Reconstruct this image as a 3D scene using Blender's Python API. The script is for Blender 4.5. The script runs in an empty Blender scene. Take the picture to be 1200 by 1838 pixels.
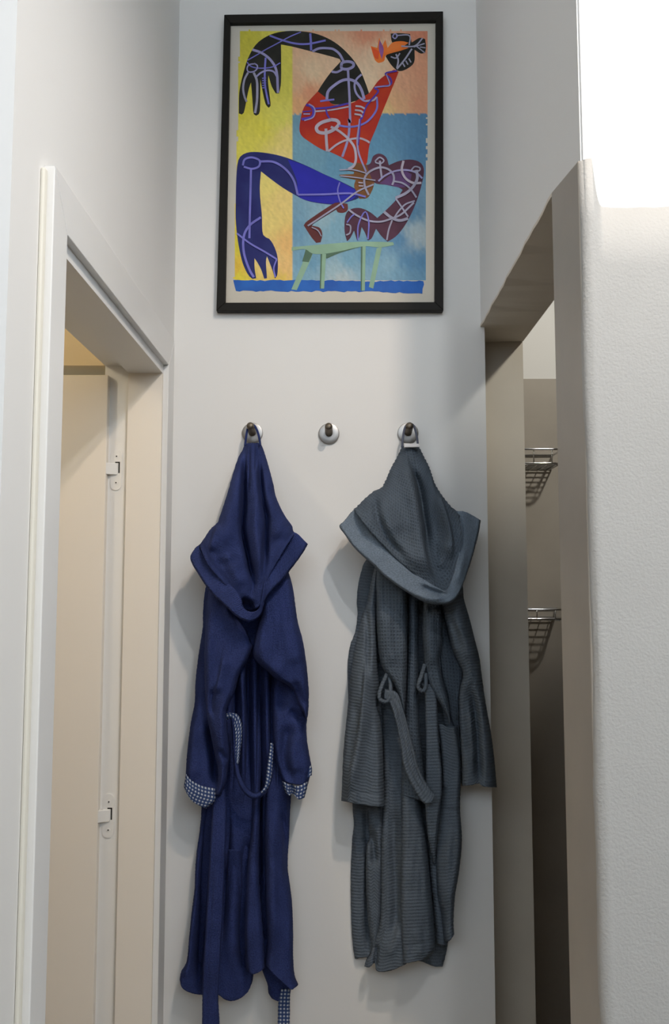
import bpy, math, random
import numpy as np
from mathutils import Vector, Matrix

random.seed(7)
SC = bpy.context.scene
COL = SC.collection

# ------------------------------------------------------------------ camera
F = 1514.0                      # focal length in pixels of the 1200x1838 frame
CAMZ = 1.50
TILT = math.atan(131 / F)       # looking slightly up
YAW = math.atan(10 / F)
cam_d = bpy.data.cameras.new('camera')
cam_d.sensor_fit = 'VERTICAL'
cam_d.sensor_height = 36.0
cam_d.lens = 36.0 * F / 1838
cam_d.clip_start = 0.02
cam = bpy.data.objects.new('camera', cam_d)
cam.location = (0, 0, CAMZ)
cam.rotation_euler = (math.pi / 2 + TILT, 0, YAW)
COL.objects.link(cam)
SC.camera = cam
RM = cam.rotation_euler.to_matrix()

# ------------------------------------------------------------------ light and exposure
w = bpy.data.worlds.new('world')
SC.world = w
w.use_nodes = True
w.node_tree.nodes['Background'].inputs[0].default_value = (0.76, 0.88, 1.0, 1)
w.node_tree.nodes['Background'].inputs[1].default_value = 3.4

def lamp(name, kind, loc, aim, power, color, radius, size=None, blend=1.0):
    d = bpy.data.lights.new(name, kind)
    d.energy = power
    d.color = color
    d.shadow_soft_size = radius
    if kind == 'SPOT':
        d.spot_size = math.radians(size)
        d.spot_blend = blend
    o = bpy.data.objects.new(name, d)
    o.location = loc
    if aim is not None:
        o.rotation_euler = (Vector(aim) - Vector(loc)).to_track_quat('-Z', 'Y').to_euler()
    COL.objects.link(o)
    return o

lamp('hall_lamp_cool', 'SPOT', (0.43, 0.30, CAMZ + 1.31), (0.10, 1.7, CAMZ - 0.50), 26, (0.95, 0.98, 1.0), 0.030, 108, 1.0)
lamp('hall_lamp_warm', 'SPOT', (0.50, 0.47, CAMZ + 1.55), (0.16, 1.7, CAMZ - 0.46), 52, (1.0, 0.82, 0.66), 0.034, 106, 1.0)
lamp('shower_lamp', 'SPOT', (1.15, 1.42, CAMZ + 1.4), (0.609, 2.261, CAMZ + 0.738), 52, (1.0, 0.97, 0.88), 0.05, 46, 0.6)
lamp('side_room_lamp', 'POINT', (-1.35, 1.15, CAMZ + 0.95), None, 11, (1.0, 0.88, 0.66), 0.08)

SC.view_settings.view_transform = 'Standard'
SC.view_settings.look = 'None'
SC.view_settings.gamma = 1
SC.view_settings.exposure = 0.0
SC.view_settings.use_curve_mapping = False

# ------------------------------------------------------------------ geometry helpers
def ray(px, py):
    return RM @ Vector(((px - 600) / F, -(py - 919) / F, -1.0))

def P(px, py, Y):
    d = ray(px, py)
    t = Y / d.y
    return Vector((d.x * t, Y, CAMZ + d.z * t))

def PX(px, py, X):
    d = ray(px, py)
    t = X / d.x
    return Vector((X, d.y * t, CAMZ + d.z * t))

_R = np.array(RM)
def Pnp(px, py, Y):
    """vectorised P"""
    px, py, Y = np.broadcast_arrays(np.asarray(px, float), np.asarray(py, float), np.asarray(Y, float))
    v = np.stack([(px - 600) / F, -(py - 919) / F, -np.ones_like(px)], -1)
    d = v @ _R.T
    t = Y / d[..., 1]
    return np.stack([d[..., 0] * t, Y, CAMZ + d[..., 2] * t], -1)

def link_mesh(name, verts, faces, mats, parent=None, smooth=False, origin=None, uvs=None, midx=None):
    """one mesh object; verts in world space, origin (or the parent's location) becomes the object's origin"""
    if parent is not None:
        org = Vector(parent['_org'])
    elif origin is not None:
        org = Vector(origin)
    else:
        org = Vector((0, 0, 0))
    me = bpy.data.meshes.new(name)
    vv = np.asarray(verts, float) - np.array(org)
    me.from_pydata(vv.tolist() if len(vv) else [], [], faces)
    if not isinstance(mats, (list, tuple)):
        mats = [mats]
    for m in mats:
        me.materials.append(m)
    if midx is not None:
        me.polygons.foreach_set('material_index', midx)
    if smooth:
        me.polygons.foreach_set('use_smooth', [True] * len(me.polygons))
    if uvs is not None:
        uvl = me.uv_layers.new(name='UVMap')
        li = np.zeros(len(me.loops), dtype=np.int32)
        me.loops.foreach_get('vertex_index', li)
        uvl.data.foreach_set('uv', np.asarray(uvs, np.float32)[li].ravel())
    me.update()
    o = bpy.data.objects.new(name, me)
    COL.objects.link(o)
    if parent is None:
        o.location = org
        o['_org'] = tuple(org)
    else:
        o.parent = parent
        o['_org'] = tuple(org)
    return o

def tag(o, label=None, cat=None, group=None, kind=None):
    if label: o['label'] = label
    if cat: o['category'] = cat
    if group: o['group'] = group
    if kind: o['kind'] = kind
    return o

def thing(name, loc, label, cat, group=None):
    o = bpy.data.objects.new(name, None)
    o.empty_display_size = 0.05
    o.location = loc
    COL.objects.link(o)
    o['_org'] = tuple(loc)
    return tag(o, label, cat, group)

class MB:
    """collects shapes for one mesh"""
    def __init__(s):
        s.v, s.f = [], []
    def add(s, v, f):
        n = len(s.v)
        s.v += [tuple(p) for p in v]
        s.f += [tuple(i + n for i in q) for q in f]
        return s
    def box(s, x0, x1, y0, y1, z0, z1, bev=0.0):
        x0, x1 = sorted((x0, x1)); y0, y1 = sorted((y0, y1)); z0, z1 = sorted((z0, z1))
        v = [(x, y, z) for x in (x0, x1) for y in (y0, y1) for z in (z0, z1)]
        f = [(0, 1, 3, 2), (4, 6, 7, 5), (0, 4, 5, 1), (2, 3, 7, 6), (0, 2, 6, 4), (1, 5, 7, 3)]
        return s.add(v, f)
    def hexa(s, a, b):
        """a: 4 pts of one face, b: 4 matching pts of the opposite face"""
        return s.add(list(a) + list(b), [(3, 2, 1, 0), (4, 5, 6, 7), (0, 1, 5, 4), (1, 2, 6, 5), (2, 3, 7, 6), (3, 0, 4, 7)])
    def tube(s, pts, r, seg=8, closed=False):
        pts = [Vector(p) for p in pts]
        n = len(pts)
        rings = []
        up = None
        for i, p in enumerate(pts):
            a = pts[(i - 1) % n] if (closed or i > 0) else p
            b = pts[(i + 1) % n] if (closed or i < n - 1) else p
            t = (b - a).normalized()
            if up is None:
                up = t.orthogonal().normalized()
            else:
                up = (up - t * up.dot(t))
                up = up.normalized() if up.length > 1e-6 else t.orthogonal().normalized()
            sd = t.cross(up)
            rr = r[i] if isinstance(r, (list, tuple)) else r
            rings.append([p + (up * math.cos(2 * math.pi * k / seg) + sd * math.sin(2 * math.pi * k / seg)) * rr for k in range(seg)])
        v = [q for rg in rings for q in rg]
        f = []
        m = n if closed else n - 1
        for i in range(m):
            j = (i + 1) % n
            for k in range(seg):
                k2 = (k + 1) % seg
                f.append((i * seg + k, i * seg + k2, j * seg + k2, j * seg + k))
        if not closed:
            f.append(tuple(range(seg))[::-1])
            f.append(tuple((n - 1) * seg + k for k in range(seg)))
        return s.add(v, f)
    def lathe(s, axis_o, axis_d, prof, seg=40):
        """prof: list of (distance along the axis, radius)"""
        o = Vector(axis_o); d = Vector(axis_d).normalized()
        u = d.orthogonal().normalized(); w_ = d.cross(u)
        v, f = [], []
        for a, r in prof:
            for k in range(seg):
                t = 2 * math.pi * k / seg
                v.append(o + d * a + (u * math.cos(t) + w_ * math.sin(t)) * max(r, 1e-5))
        for i in range(len(prof) - 1):
            for k in range(seg):
                k2 = (k + 1) % seg
                f.append((i * seg + k, i * seg + k2, (i + 1) * seg + k2, (i + 1) * seg + k))
        f.append(tuple(range(seg))[::-1])
        f.append(tuple((len(prof) - 1) * seg + k for k in range(seg)))
        return s.add(v, f)
    def build(s, name, mat, parent=None, smooth=False, origin=None, bevel=0.0, autosmooth=False):
        o = link_mesh(name, s.v, s.f, mat, parent, smooth, origin)
        if bevel > 0:
            m = o.modifiers.new('bevel', 'BEVEL')
            m.width = bevel; m.segments = 2; m.limit_method = 'ANGLE'
        if autosmooth:
            m = o.modifiers.new('edges', 'EDGE_SPLIT'); m.split_angle = math.radians(40)
        return o

# ------------------------------------------------------------------ materials
def mat_new(name):
    m = bpy.data.materials.new(name)
    m.use_nodes = True
    nt = m.node_tree
    return m, nt, nt.nodes['Principled BSDF']

def lin(c):
    return tuple((x / 255 / 12.92) if x / 255 <= 0.04045 else ((x / 255 + 0.055) / 1.055) ** 2.4 for x in c)

def paint(name, col, rough=0.6, bump=0.0, bscale=300, mottle=0.0, mscale=4.0, bdist=0.001, spec=0.3):
    m, nt, b = mat_new(name)
    b.inputs['Roughness'].default_value = rough
    b.inputs['Specular IOR Level'].default_value = spec
    tc = nt.nodes.new('ShaderNodeTexCoord')
    geo = nt.nodes.new('ShaderNodeNewGeometry')
    if mottle > 0:
        n = nt.nodes.new('ShaderNodeTexNoise')
        n.inputs['Scale'].default_value = mscale
        n.inputs['Detail'].default_value = 6
        nt.links.new(geo.outputs['Position'], n.inputs['Vector'])
        mx = nt.nodes.new('ShaderNodeMix'); mx.data_type = 'RGBA'
        mx.inputs['A'].default_value = tuple(c * (1 - mottle) for c in col) + (1,)
        mx.inputs['B'].default_value = tuple(min(1, c * (1 + mottle)) for c in col) + (1,)
        nt.links.new(n.outputs['Fac'], mx.inputs['Factor'])
        nt.links.new(mx.outputs['Result'], b.inputs['Base Color'])
    else:
        b.inputs['Base Color'].default_value = tuple(col) + (1,)
    if bump > 0:
        n2 = nt.nodes.new('ShaderNodeTexNoise')
        n2.inputs['Scale'].default_value = bscale
        n2.inputs['Detail'].default_value = 4
        nt.links.new(geo.outputs['Position'], n2.inputs['Vector'])
        bp = nt.nodes.new('ShaderNodeBump')
        bp.inputs['Strength'].default_value = bump
        bp.inputs['Distance'].default_value = bdist
        nt.links.new(n2.outputs['Fac'], bp.inputs['Height'])
        nt.links.new(bp.outputs['Normal'], b.inputs['Normal'])
    return m

def metal(name, col, rough):
    m, nt, b = mat_new(name)
    b.inputs['Base Color'].default_value = tuple(col) + (1,)
    b.inputs['Metallic'].default_value = 1.0
    b.inputs['Roughness'].default_value = rough
    return m

def math_node(nt, op, a, b=None):
    n = nt.nodes.new('ShaderNodeMath'); n.operation = op
    for i, x in enumerate((a, b)):
        if x is None: continue
        if isinstance(x, (int, float)): n.inputs[i].default_value = x
        else: nt.links.new(x, n.inputs[i])
    return n.outputs[0]

def terry(name, col, var=0.25, bump=0.9, nscale=420, waffle=None, rib=None, wstr=0.5):
    """towelling; UVs are in metres. waffle = pitch of a waffle weave, rib = pitch of fine cross ribs"""
    m, nt, b = mat_new(name)
    b.inputs['Roughness'].default_value = 0.95
    b.inputs['Specular IOR Level'].default_value = 0.1
    b.inputs['Sheen Weight'].default_value = 0.04
    b.inputs['Sheen Roughness'].default_value = 0.5
    b.inputs['Sheen Tint'].default_value = tuple(min(1, c * 3 + 0.05) for c in col) + (1,)
    uv = nt.nodes.new('ShaderNodeUVMap')
    sep = nt.nodes.new('ShaderNodeSeparateXYZ')
    nt.links.new(uv.outputs['UV'], sep.inputs[0])
    n = nt.nodes.new('ShaderNodeTexNoise')
    n.inputs['Scale'].default_value = nscale; n.inputs['Detail'].default_value = 3
    nt.links.new(uv.outputs['UV'], n.inputs['Vector'])
    n2 = nt.nodes.new('ShaderNodeTexNoise')
    n2.inputs['Scale'].default_value = 14; n2.inputs['Detail'].default_value = 5
    nt.links.new(uv.outputs['UV'], n2.inputs['Vector'])
    mixf = math_node(nt, 'ADD', math_node(nt, 'MULTIPLY', n.outputs['Fac'], 0.6), math_node(nt, 'MULTIPLY', n2.outputs['Fac'], 0.4))
    mixf = math_node(nt, 'ADD', math_node(nt, 'MULTIPLY', math_node(nt, 'SUBTRACT', mixf, 0.5), 2.4), 0.5)
    height = n.outputs['Fac']
    if waffle:
        su = math_node(nt, 'SINE', math_node(nt, 'MULTIPLY', sep.outputs['X'], 2 * math.pi / waffle))
        sv = math_node(nt, 'SINE', math_node(nt, 'MULTIPLY', sep.outputs['Y'], 2 * math.pi / waffle))
        wv = math_node(nt, 'MAXIMUM', su, sv)
        height = math_node(nt, 'ADD', math_node(nt, 'MULTIPLY', wv, wstr), height)
        mixf = math_node(nt, 'ADD', mixf, math_node(nt, 'MULTIPLY', wv, 0.25))
    if rib:
        sv = math_node(nt, 'SINE', math_node(nt, 'MULTIPLY', sep.outputs['Y'], 2 * math.pi / rib))
        height = math_node(nt, 'ADD', math_node(nt, 'MULTIPLY', sv, wstr), height)
        mixf = math_node(nt, 'ADD', mixf, math_node(nt, 'MULTIPLY', sv, 0.14))
    mx = nt.nodes.new('ShaderNodeMix'); mx.data_type = 'RGBA'
    mx.inputs['A'].default_value = tuple(c * (1 - var) for c in col) + (1,)
    mx.inputs['B'].default_value = tuple(c * (1 + var) for c in col) + (1,)
    nt.links.new(mixf, mx.inputs['Factor'])
    nt.links.new(mx.outputs['Result'], b.inputs['Base Color'])
    bp = nt.nodes.new('ShaderNodeBump')
    bp.inputs['Strength'].default_value = bump
    bp.inputs['Distance'].default_value = 0.0022
    nt.links.new(height, bp.inputs['Height'])
    nt.links.new(bp.outputs['Normal'], b.inputs['Normal'])
    return m

def gingham(name, dark, light, pitch):
    m, nt, b = mat_new(name)
    b.inputs['Roughness'].default_value = 0.95
    b.inputs['Specular IOR Level'].default_value = 0.1
    uv = nt.nodes.new('ShaderNodeUVMap')
    sep = nt.nodes.new('ShaderNodeSeparateXYZ')
    nt.links.new(uv.outputs['UV'], sep.inputs[0])
    def stripe(o, duty):
        fr = math_node(nt, 'FRACT', math_node(nt, 'DIVIDE', o, pitch))
        return math_node(nt, 'LESS_THAN', fr, duty)
    fac = math_node(nt, 'ADD', math_node(nt, 'MULTIPLY', stripe(sep.outputs['X'], 0.48), stripe(sep.outputs['Y'], 0.45)), 0.0)
    half = math_node(nt, 'MULTIPLY', math_node(nt, 'ADD', stripe(sep.outputs['X'], 0.52), stripe(sep.outputs['Y'], 0.5)), 0.05)
    fac = math_node(nt, 'MINIMUM', math_node(nt, 'ADD', math_node(nt, 'MULTIPLY', fac, 0.85), half), 1.0)
    mx = nt.nodes.new('ShaderNodeMix'); mx.data_type = 'RGBA'
    mx.inputs['A'].default_value = tuple(dark) + (1,)
    mx.inputs['B'].default_value = tuple(light) + (1,)
    nt.links.new(fac, mx.inputs['Factor'])
    nt.links.new(mx.outputs['Result'], b.inputs['Base Color'])
    return m

M_WALL = paint('white_wall_paint', (0.82, 0.81, 0.79), 0.7, 0.15, 60, 0.02, 3, 0.001)
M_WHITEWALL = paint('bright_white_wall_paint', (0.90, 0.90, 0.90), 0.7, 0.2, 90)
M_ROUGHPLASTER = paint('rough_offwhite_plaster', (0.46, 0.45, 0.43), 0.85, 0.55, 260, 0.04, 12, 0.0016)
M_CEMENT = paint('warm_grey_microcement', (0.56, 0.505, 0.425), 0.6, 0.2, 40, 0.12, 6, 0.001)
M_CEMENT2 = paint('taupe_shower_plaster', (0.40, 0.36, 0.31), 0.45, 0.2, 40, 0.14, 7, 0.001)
M_DARKWALL = paint('unseen_dark_wall', (0.26, 0.21, 0.17), 0.6)  # made-up dark finish for unseen hall walls, cuts frontal bounce light
M_CEIL = paint('warm_bounce_ceiling', (0.88, 0.76, 0.62), 0.7)  # cream put on the unseen ceiling to bounce warm light onto upper walls
M_TRIM = paint('white_gloss_trim', (0.82, 0.81, 0.79), 0.35, 0.08, 30, 0.02, 5)
M_CAULK = paint('cream_caulk', (0.78, 0.75, 0.66), 0.5)
M_CREAM = paint('cream_door_paint', (0.85, 0.79, 0.71), 0.45, 0.06, 30, 0.02, 4)
M_YELLOW = paint('warm_yellow_wall_paint', (0.72, 0.60, 0.40), 0.7)
M_FLOOR = paint('grey_stone_floor', (0.42, 0.38, 0.33), 0.4, 0.1, 30, 0.1, 5)
M_STEEL = metal('brushed_steel', (0.31, 0.295, 0.28), 0.38)
M_STEELD = metal('dark_brushed_steel', (0.17, 0.145, 0.115), 0.5)
M_CHROME = metal('chrome_wire', (0.72, 0.73, 0.74), 0.12)
M_BLACK = paint('black_frame_paint', (0.010, 0.009, 0.007), 0.6, 0.05, 200, spec=0.2)
M_DARKGAP = paint('dark_gap', (0.03, 0.028, 0.025), 0.8)
M_PAPER = paint('cream_paper', (0.60, 0.56, 0.48), 0.7, 0, 1, 0.05, 9)
BLUE = (0.029, 0.042, 0.134)
M_BLUE = terry('navy_terry', BLUE, 0.50, 1.0, 330)
M_BLUEBRIM = terry('navy_terry_band', tuple(c * 1.08 for c in BLUE), 0.45, 0.9, 330, rib=0.0042, wstr=0.2)
M_GINGHAM = gingham('navy_white_gingham', (0.028, 0.055, 0.16), (0.52, 0.56, 0.62), 0.0078)
GREY = (0.078, 0.098, 0.124)
M_GREY = terry('slate_waffle', GREY, 0.32, 0.55, 420, waffle=0.0080, wstr=0.60)
M_GREYRIB = terry('slate_ribbed', (0.102, 0.124, 0.152), 0.32, 0.5, 420, rib=0.0070, wstr=0.40)
M_GREYBRIM = terry('slate_terry_band', tuple(c * 1.9 for c in GREY), 0.40, 0.7, 330)
M_LABEL = paint('white_woven_label', (0.72, 0.71, 0.72), 0.8)
M_LOOP = paint('slate_cord', (0.10, 0.11, 0.15), 0.9)

# ------------------------------------------------------------------ the room
YB = 2.02                                    # back wall
XL = P(309, 800, YB).x                       # left wall plane
XR = P(862, 560, YB).x                       # right wall plane
H = lambda h: CAMZ + h                       # height above the camera
ZTOP = 3.45
S = lambda o: tag(o, kind='structure')
YF_L = PX(20, 400, XL).y                     # left wall ends towards the camera here
YF_R = PX(1046, 300, XR).y                   # front face of the right pier
YP_R = PX(992, 345, XR).y                    # far side of the right pier

S(MB().box(-3.2, 3.2, -1.7, 4.2, -0.08, 0).build('floor', M_FLOOR))
S(MB().box(-3.2, 3.2, -1.7, 4.2, ZTOP, ZTOP + 0.1).build('ceiling', M_CEIL))
# back wall, its free end stands a little proud of the right wall plane
XBE = P(871, 700, YB).x
S(MB().box(XL - 0.12, XBE, YB, YB + 0.12, 0, ZTOP).build('wall_back', M_WALL))

# left wall with its door opening
XLi = XL - 0.108                             # room side of the left wall
YD0, YD1 = PX(120, 428, XL + 0.015).y, PX(302, 661, XL + 0.015).y   # casing opening
HD = 0.500
mb = MB()
mb.box(XLi, XL, YF_L, YD0 - 0.012, 0, ZTOP)
mb.box(XLi, XL, YD1 + 0.012, YB, 0, ZTOP)
mb.box(XLi, XL, YD0 - 0.012, YD1 + 0.012, H(HD + 0.012), ZTOP)
S(mb.build('wall_left', M_WALL))
S(MB().box(-3.2, XLi, YF_L - 0.0, YF_L + 0.10, 0, ZTOP).box(XLi, XL, YF_L - 0.004, YF_L, 0, ZTOP).build('wall_left_front', M_WALL))

# door casing
XC = XL + 0.016
YC0 = PX(98, 330, XC).y
trim = bpy.data.objects.new('trim_1', None); COL.objects.link(trim)
trim.location = (XL, YD0, 0); trim['_org'] = (XL, YD0, 0); trim['kind'] = 'structure'
YC1 = min(YD1 + 0.062, YB - 0.003)
HC = 0.574
gp = 0.0007                                  # open mitre joints
def slab(pts, x0, x1):                       # board in the wall plane from its (y, z) outline
    return MB().hexa([(x0, y, z) for y, z in pts], [(x1, y, z) for y, z in pts])
slab([(YC0, 0), (YD0, 0), (YD0, H(HD) - gp), (YC0, H(HC) - gp)], XL, XC).build('casing_board', M_TRIM, trim, bevel=0.0015)
slab([(YD1, 0), (YC1, 0), (YC1, H(HC) - gp), (YD1, H(HD) - gp)], XL, XC).build('casing_board', M_TRIM, trim, bevel=0.0015)
slab([(YD0 + gp, H(HD)), (YD1 - gp, H(HD)), (YC1 - gp, H(HC)), (YC0 + gp, H(HC))], XL, XC).build('casing_head_board', M_TRIM, trim, bevel=0.0012)
MB().box(XL, XL + 0.007, YC0 - 0.012, YC0, 0, H(0.566)).build('caulk_bead', M_CAULK, trim, bevel=0.003)
# lining of the opening (jambs and head), stepped for the leaf
XJ = XL + 0.004                              # front of the lining
XS = P(225.5, 900, YD1 - 0.010).x                                  # end of the stop, start of the rebate
XE = -0.536                                  # room-side end of the lining
HS = 0.479
jy = YD1 - 0.010
MB().box(XJ, XE, YD0 - 0.012, YD1 + 0.012, H(HS + 0.020), H(HD + 0.02)).box(XJ, XS, YD0 - 0.012, YD1 + 0.012, H(HS), H(HS + 0.020)).build('lining_head', M_TRIM, trim)
MB().box(XJ, XS, jy, YD1 + 0.012, 0, H(HS)).build('lining_jamb', M_CREAM, trim)
MB().box(XS - 0.0008, XE, jy + 0.012, YD1 + 0.03, 0, H(HS + 0.02)).build('lining_rebate', M_TRIM, trim)
MB().box(XJ, XE, YD0 - 0.012, YD0 + 0.006, 0, H(HS)).build('lining_jamb', M_TRIM, trim)

# open door leaf swung into the side room
door = bpy.data.objects.new('door_1', None); COL.objects.link(door)
door.location = (XE, jy, 0); door['_org'] = (XE, jy, 0); door['kind'] = 'structure'
XLF = P(193, 800, jy).x - 0.001
dl = MB().box(XLF - 0.66, XLF, jy - 0.004, jy + 0.036, 0.008, H(0.474)).build('leaf', M_CREAM, door, bevel=0.002)
for zc in (P(208, 843, jy + 0.012).z, P(206, 1464, jy + 0.012).z):
    yb = jy + 0.012
    mb = MB()                                # rounded hinge plate let into the rebate
    pr = []
    hw, hh = 0.0125, 0.047
    xm = (P(197, 800, yb).x + P(222, 800, yb).x) / 2
    for k in range(17):
        a = math.pi * k / 16
        pr.append((xm + hw * math.cos(a), zc + hh - hw + hw * math.sin(a)))
    for k in range(17):
        a = math.pi + math.pi * k / 16
        pr.append((xm + hw * math.cos(a), zc - hh + hw + hw * math.sin(a)))
    n = len(pr)
    mb.add([(x, yb - 0.0022, z) for x, z in pr] + [(x, yb, z) for x, z in pr],
           [tuple(range(n))] + [(i, (i + 1) % n, (i + 1) % n + n, i + n) for i in range(n)])
    pl = mb.build('hinge_plate', M_TRIM, door)
    # arm of the hinge with its dark slot
    z0, z1 = zc - 0.012, zc + 0.014
    MB().hexa([(XLF - 0.003, yb - 0.016, z0), (xm + 0.004, yb - 0.004, z0), (xm + 0.004, yb - 0.0005, z0), (XLF - 0.003, yb - 0.001, z0)],
              [(XLF - 0.003, yb - 0.016, z1), (xm + 0.004, yb - 0.004, z1), (xm + 0.004, yb - 0.0005, z1), (XLF - 0.003, yb - 0.001, z1)]).build('hinge_arm', M_TRIM, door, bevel=0.0012)
    MB().box(xm + 0.0055, xm + 0.0085, yb - 0.0028, yb, z0 + 0.004, z1 + 0.003).box(xm - 0.002, xm + 0.0085, yb - 0.0028, yb, z1 + 0.001, z1 + 0.0035).build('hinge_slot', M_DARKGAP, door)
    for s in (-1, 1):
        MB().lathe((xm + 0.001, yb - 0.0022, zc + s * 0.030), (0, -1, 0), [(0, 0.0042), (0.0008, 0.0040), (0.0010, 0.0016), (0.0006, 0.0002)], 16).build('hinge_screw', M_TRIM, pl, smooth=False)
        MB().box(xm - 0.0006, xm + 0.0022, yb - 0.0036, yb - 0.003, zc + s * 0.030 - 0.0014, zc + s * 0.030 + 0.0014).build('screw_recess', M_DARKGAP, pl)

# side room behind the door
S(MB().box(-2.6, XE - 0.0, 2.30, 2.40, 0, ZTOP).build('wall_side_room_back', M_YELLOW))
S(MB().box(-2.7, -2.6, YF_L + 0.1, 2.40, 0, ZTOP).build('wall_side_room_left', M_YELLOW))
S(MB().box(-2.6, XE - 0.001, 1.90, 2.30, H(0.503), H(1.25)).build('wall_side_room_bulkhead', M_YELLOW))
S(MB().box(-2.6, XLi - 0.001, YF_L + 0.1, 2.30, H(1.25), H(1.30)).build('ceiling_side_room', M_YELLOW))

# right wall over the opening, with the slightly uneven soffit edge
XRi = P(938, 640, 2.14).x                    # shower side of the right wall
HR = 0.632
mb = MB()
mb.box(XR, XRi, YP_R, YB + 0.12, H(HR), ZTOP)
mb.box(XR, XRi, YF_R + 0.012, YP_R, H(0.60), ZTOP)
S(mb.build('wall_right', M_WALL))
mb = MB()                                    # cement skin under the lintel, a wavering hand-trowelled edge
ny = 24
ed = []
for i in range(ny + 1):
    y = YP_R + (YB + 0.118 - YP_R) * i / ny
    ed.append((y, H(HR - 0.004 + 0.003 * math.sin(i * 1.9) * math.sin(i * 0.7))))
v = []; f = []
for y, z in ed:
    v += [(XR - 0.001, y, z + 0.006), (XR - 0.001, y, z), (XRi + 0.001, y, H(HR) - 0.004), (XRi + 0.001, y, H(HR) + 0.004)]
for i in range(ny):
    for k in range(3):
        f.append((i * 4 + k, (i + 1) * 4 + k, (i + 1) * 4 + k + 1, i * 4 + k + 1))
S(link_mesh('trim_2', v, f, paint('microcement_bounce_lit', (0.70, 0.63, 0.53), 0.6, 0.2, 40, 0.08, 6, 0.001)))  # same microcement, lightened under the lintel to stand in for bounced light
# far reveal of the opening
S(MB().box(XBE - 0.2, XRi, YB + 0.12, 2.66, 0, ZTOP).build('wall_right_reveal', M_CEMENT))

# right pier: cement side, rough plaster front up to shoulder of the white paint
def pier():
    xr = 2.6
    # white painted upper wall
    S(MB().box(XR + 0.002, xr, YF_R + 0.006, YF_R + 0.11, H(0.45), ZTOP).build('wall_right_upper', M_WHITEWALL, bevel=0.0015))
    # plaster front: rounded corner, hand-cut upper edge; profile swept down the height
    topz = lambda x: P(1060 + 0 * x, 370, YF_R).z
    zf = P(1130, 372, YF_R).z
    zs = P(1046, 284, YF_R).z
    r = 0.013
    prof = [(XR - 0.002, YF_R + 0.0135 + 0.006)]
    for k in range(9):
        a = math.pi / 2 * k / 8
        prof.append((XR - 0.002 + r - r * math.cos(a), YF_R + r - r * math.sin(a)))
    xs = [XR + 0.0125 + 0.0015 * i for i in range(14)] + [XR + 0.036 + 0.02 * i for i in range(1)] + [XR + 0.06 + 0.02 * i for i in range(58)]
    prof += [(x, YF_R) for x in xs] + [(xr, YF_R)]
    tops = []
    for i, (x, y) in enumerate(prof):
        dx = x - XR
        if dx < 0.0135:
            z = zs
        else:
            t = min(1, (dx - 0.0135) / 0.014)
            z = zf + (zs - zf) * (max(0, (1 - t)) ** 3.0) * 0.9 + 0.0014 * math.sin(dx * 90) * math.sin(dx * 37)
        tops.append(z)
    nz = 24
    v = []; f = []
    n = len(prof)
    for j in range(nz + 1):
        for i, (x, y) in enumerate(prof):
            z = tops[i] * (1 - j / nz)
            wob = 0.0012 * math.sin(z * 9 + x * 3) + 0.0008 * math.sin(z * 23 + 1)
            v.append((x + wob * (1 if i < 6 else 0), y, z))
    for j in range(nz):
        for i in range(n - 1):
            f.append((j * n + i, (j + 1) * n + i, (j + 1) * n + i + 1, j * n + i + 1))
    # thickness of the coat along its top edge
    base = len(v)
    for i, (x, y) in enumerate(prof):
        v.append((min(x + 0.008, xr) if i < 6 else x, y + 0.008, tops[i] + 0.001))
    for i in range(n - 1):
        f.append((i, i + 1, base + i + 1, base + i))
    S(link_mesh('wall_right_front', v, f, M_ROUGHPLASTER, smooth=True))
    # cement side of the pier, its top edge running on from the lintel with a small step
    z0 = PX(1040, 288, XR).z; z1 = PX(992, 345, XR).z
    xa = XR - 0.003
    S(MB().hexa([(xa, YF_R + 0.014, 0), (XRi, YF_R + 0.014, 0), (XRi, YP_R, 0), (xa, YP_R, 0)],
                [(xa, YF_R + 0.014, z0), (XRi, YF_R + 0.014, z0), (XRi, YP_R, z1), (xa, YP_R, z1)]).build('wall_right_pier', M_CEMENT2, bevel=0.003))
pier()

# shower room
YS = 2.62
zsp = P(965, 680, YS).z
S(MB().box(XRi - 0.05, 1.62, YS + 0.003, YS + 0.10, zsp, ZTOP).build('wall_shower_upper', M_WALL))
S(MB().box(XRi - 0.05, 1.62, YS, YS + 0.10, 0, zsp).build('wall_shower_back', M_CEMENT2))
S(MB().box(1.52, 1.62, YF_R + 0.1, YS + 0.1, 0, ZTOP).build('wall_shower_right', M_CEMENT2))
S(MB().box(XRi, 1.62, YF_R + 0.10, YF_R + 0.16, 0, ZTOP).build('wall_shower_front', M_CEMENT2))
# hallway around the camera
S(MB().box(-3.2, -3.1, -1.7, YF_L + 0.1, 0, ZTOP).build('wall_hall_left', M_DARKWALL))

# unseen part-height walls, added so fill daylight enters only high up, behind and right
S(MB().box(-3.2, 3.2, -1.8, -1.7, 0, 2.25).build('wall_light_block_back', M_DARKWALL))
S(MB().box(3.1, 3.2, -1.7, 3.0, 0, 2.25).build('wall_light_block_right', M_DARKWALL))

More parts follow.
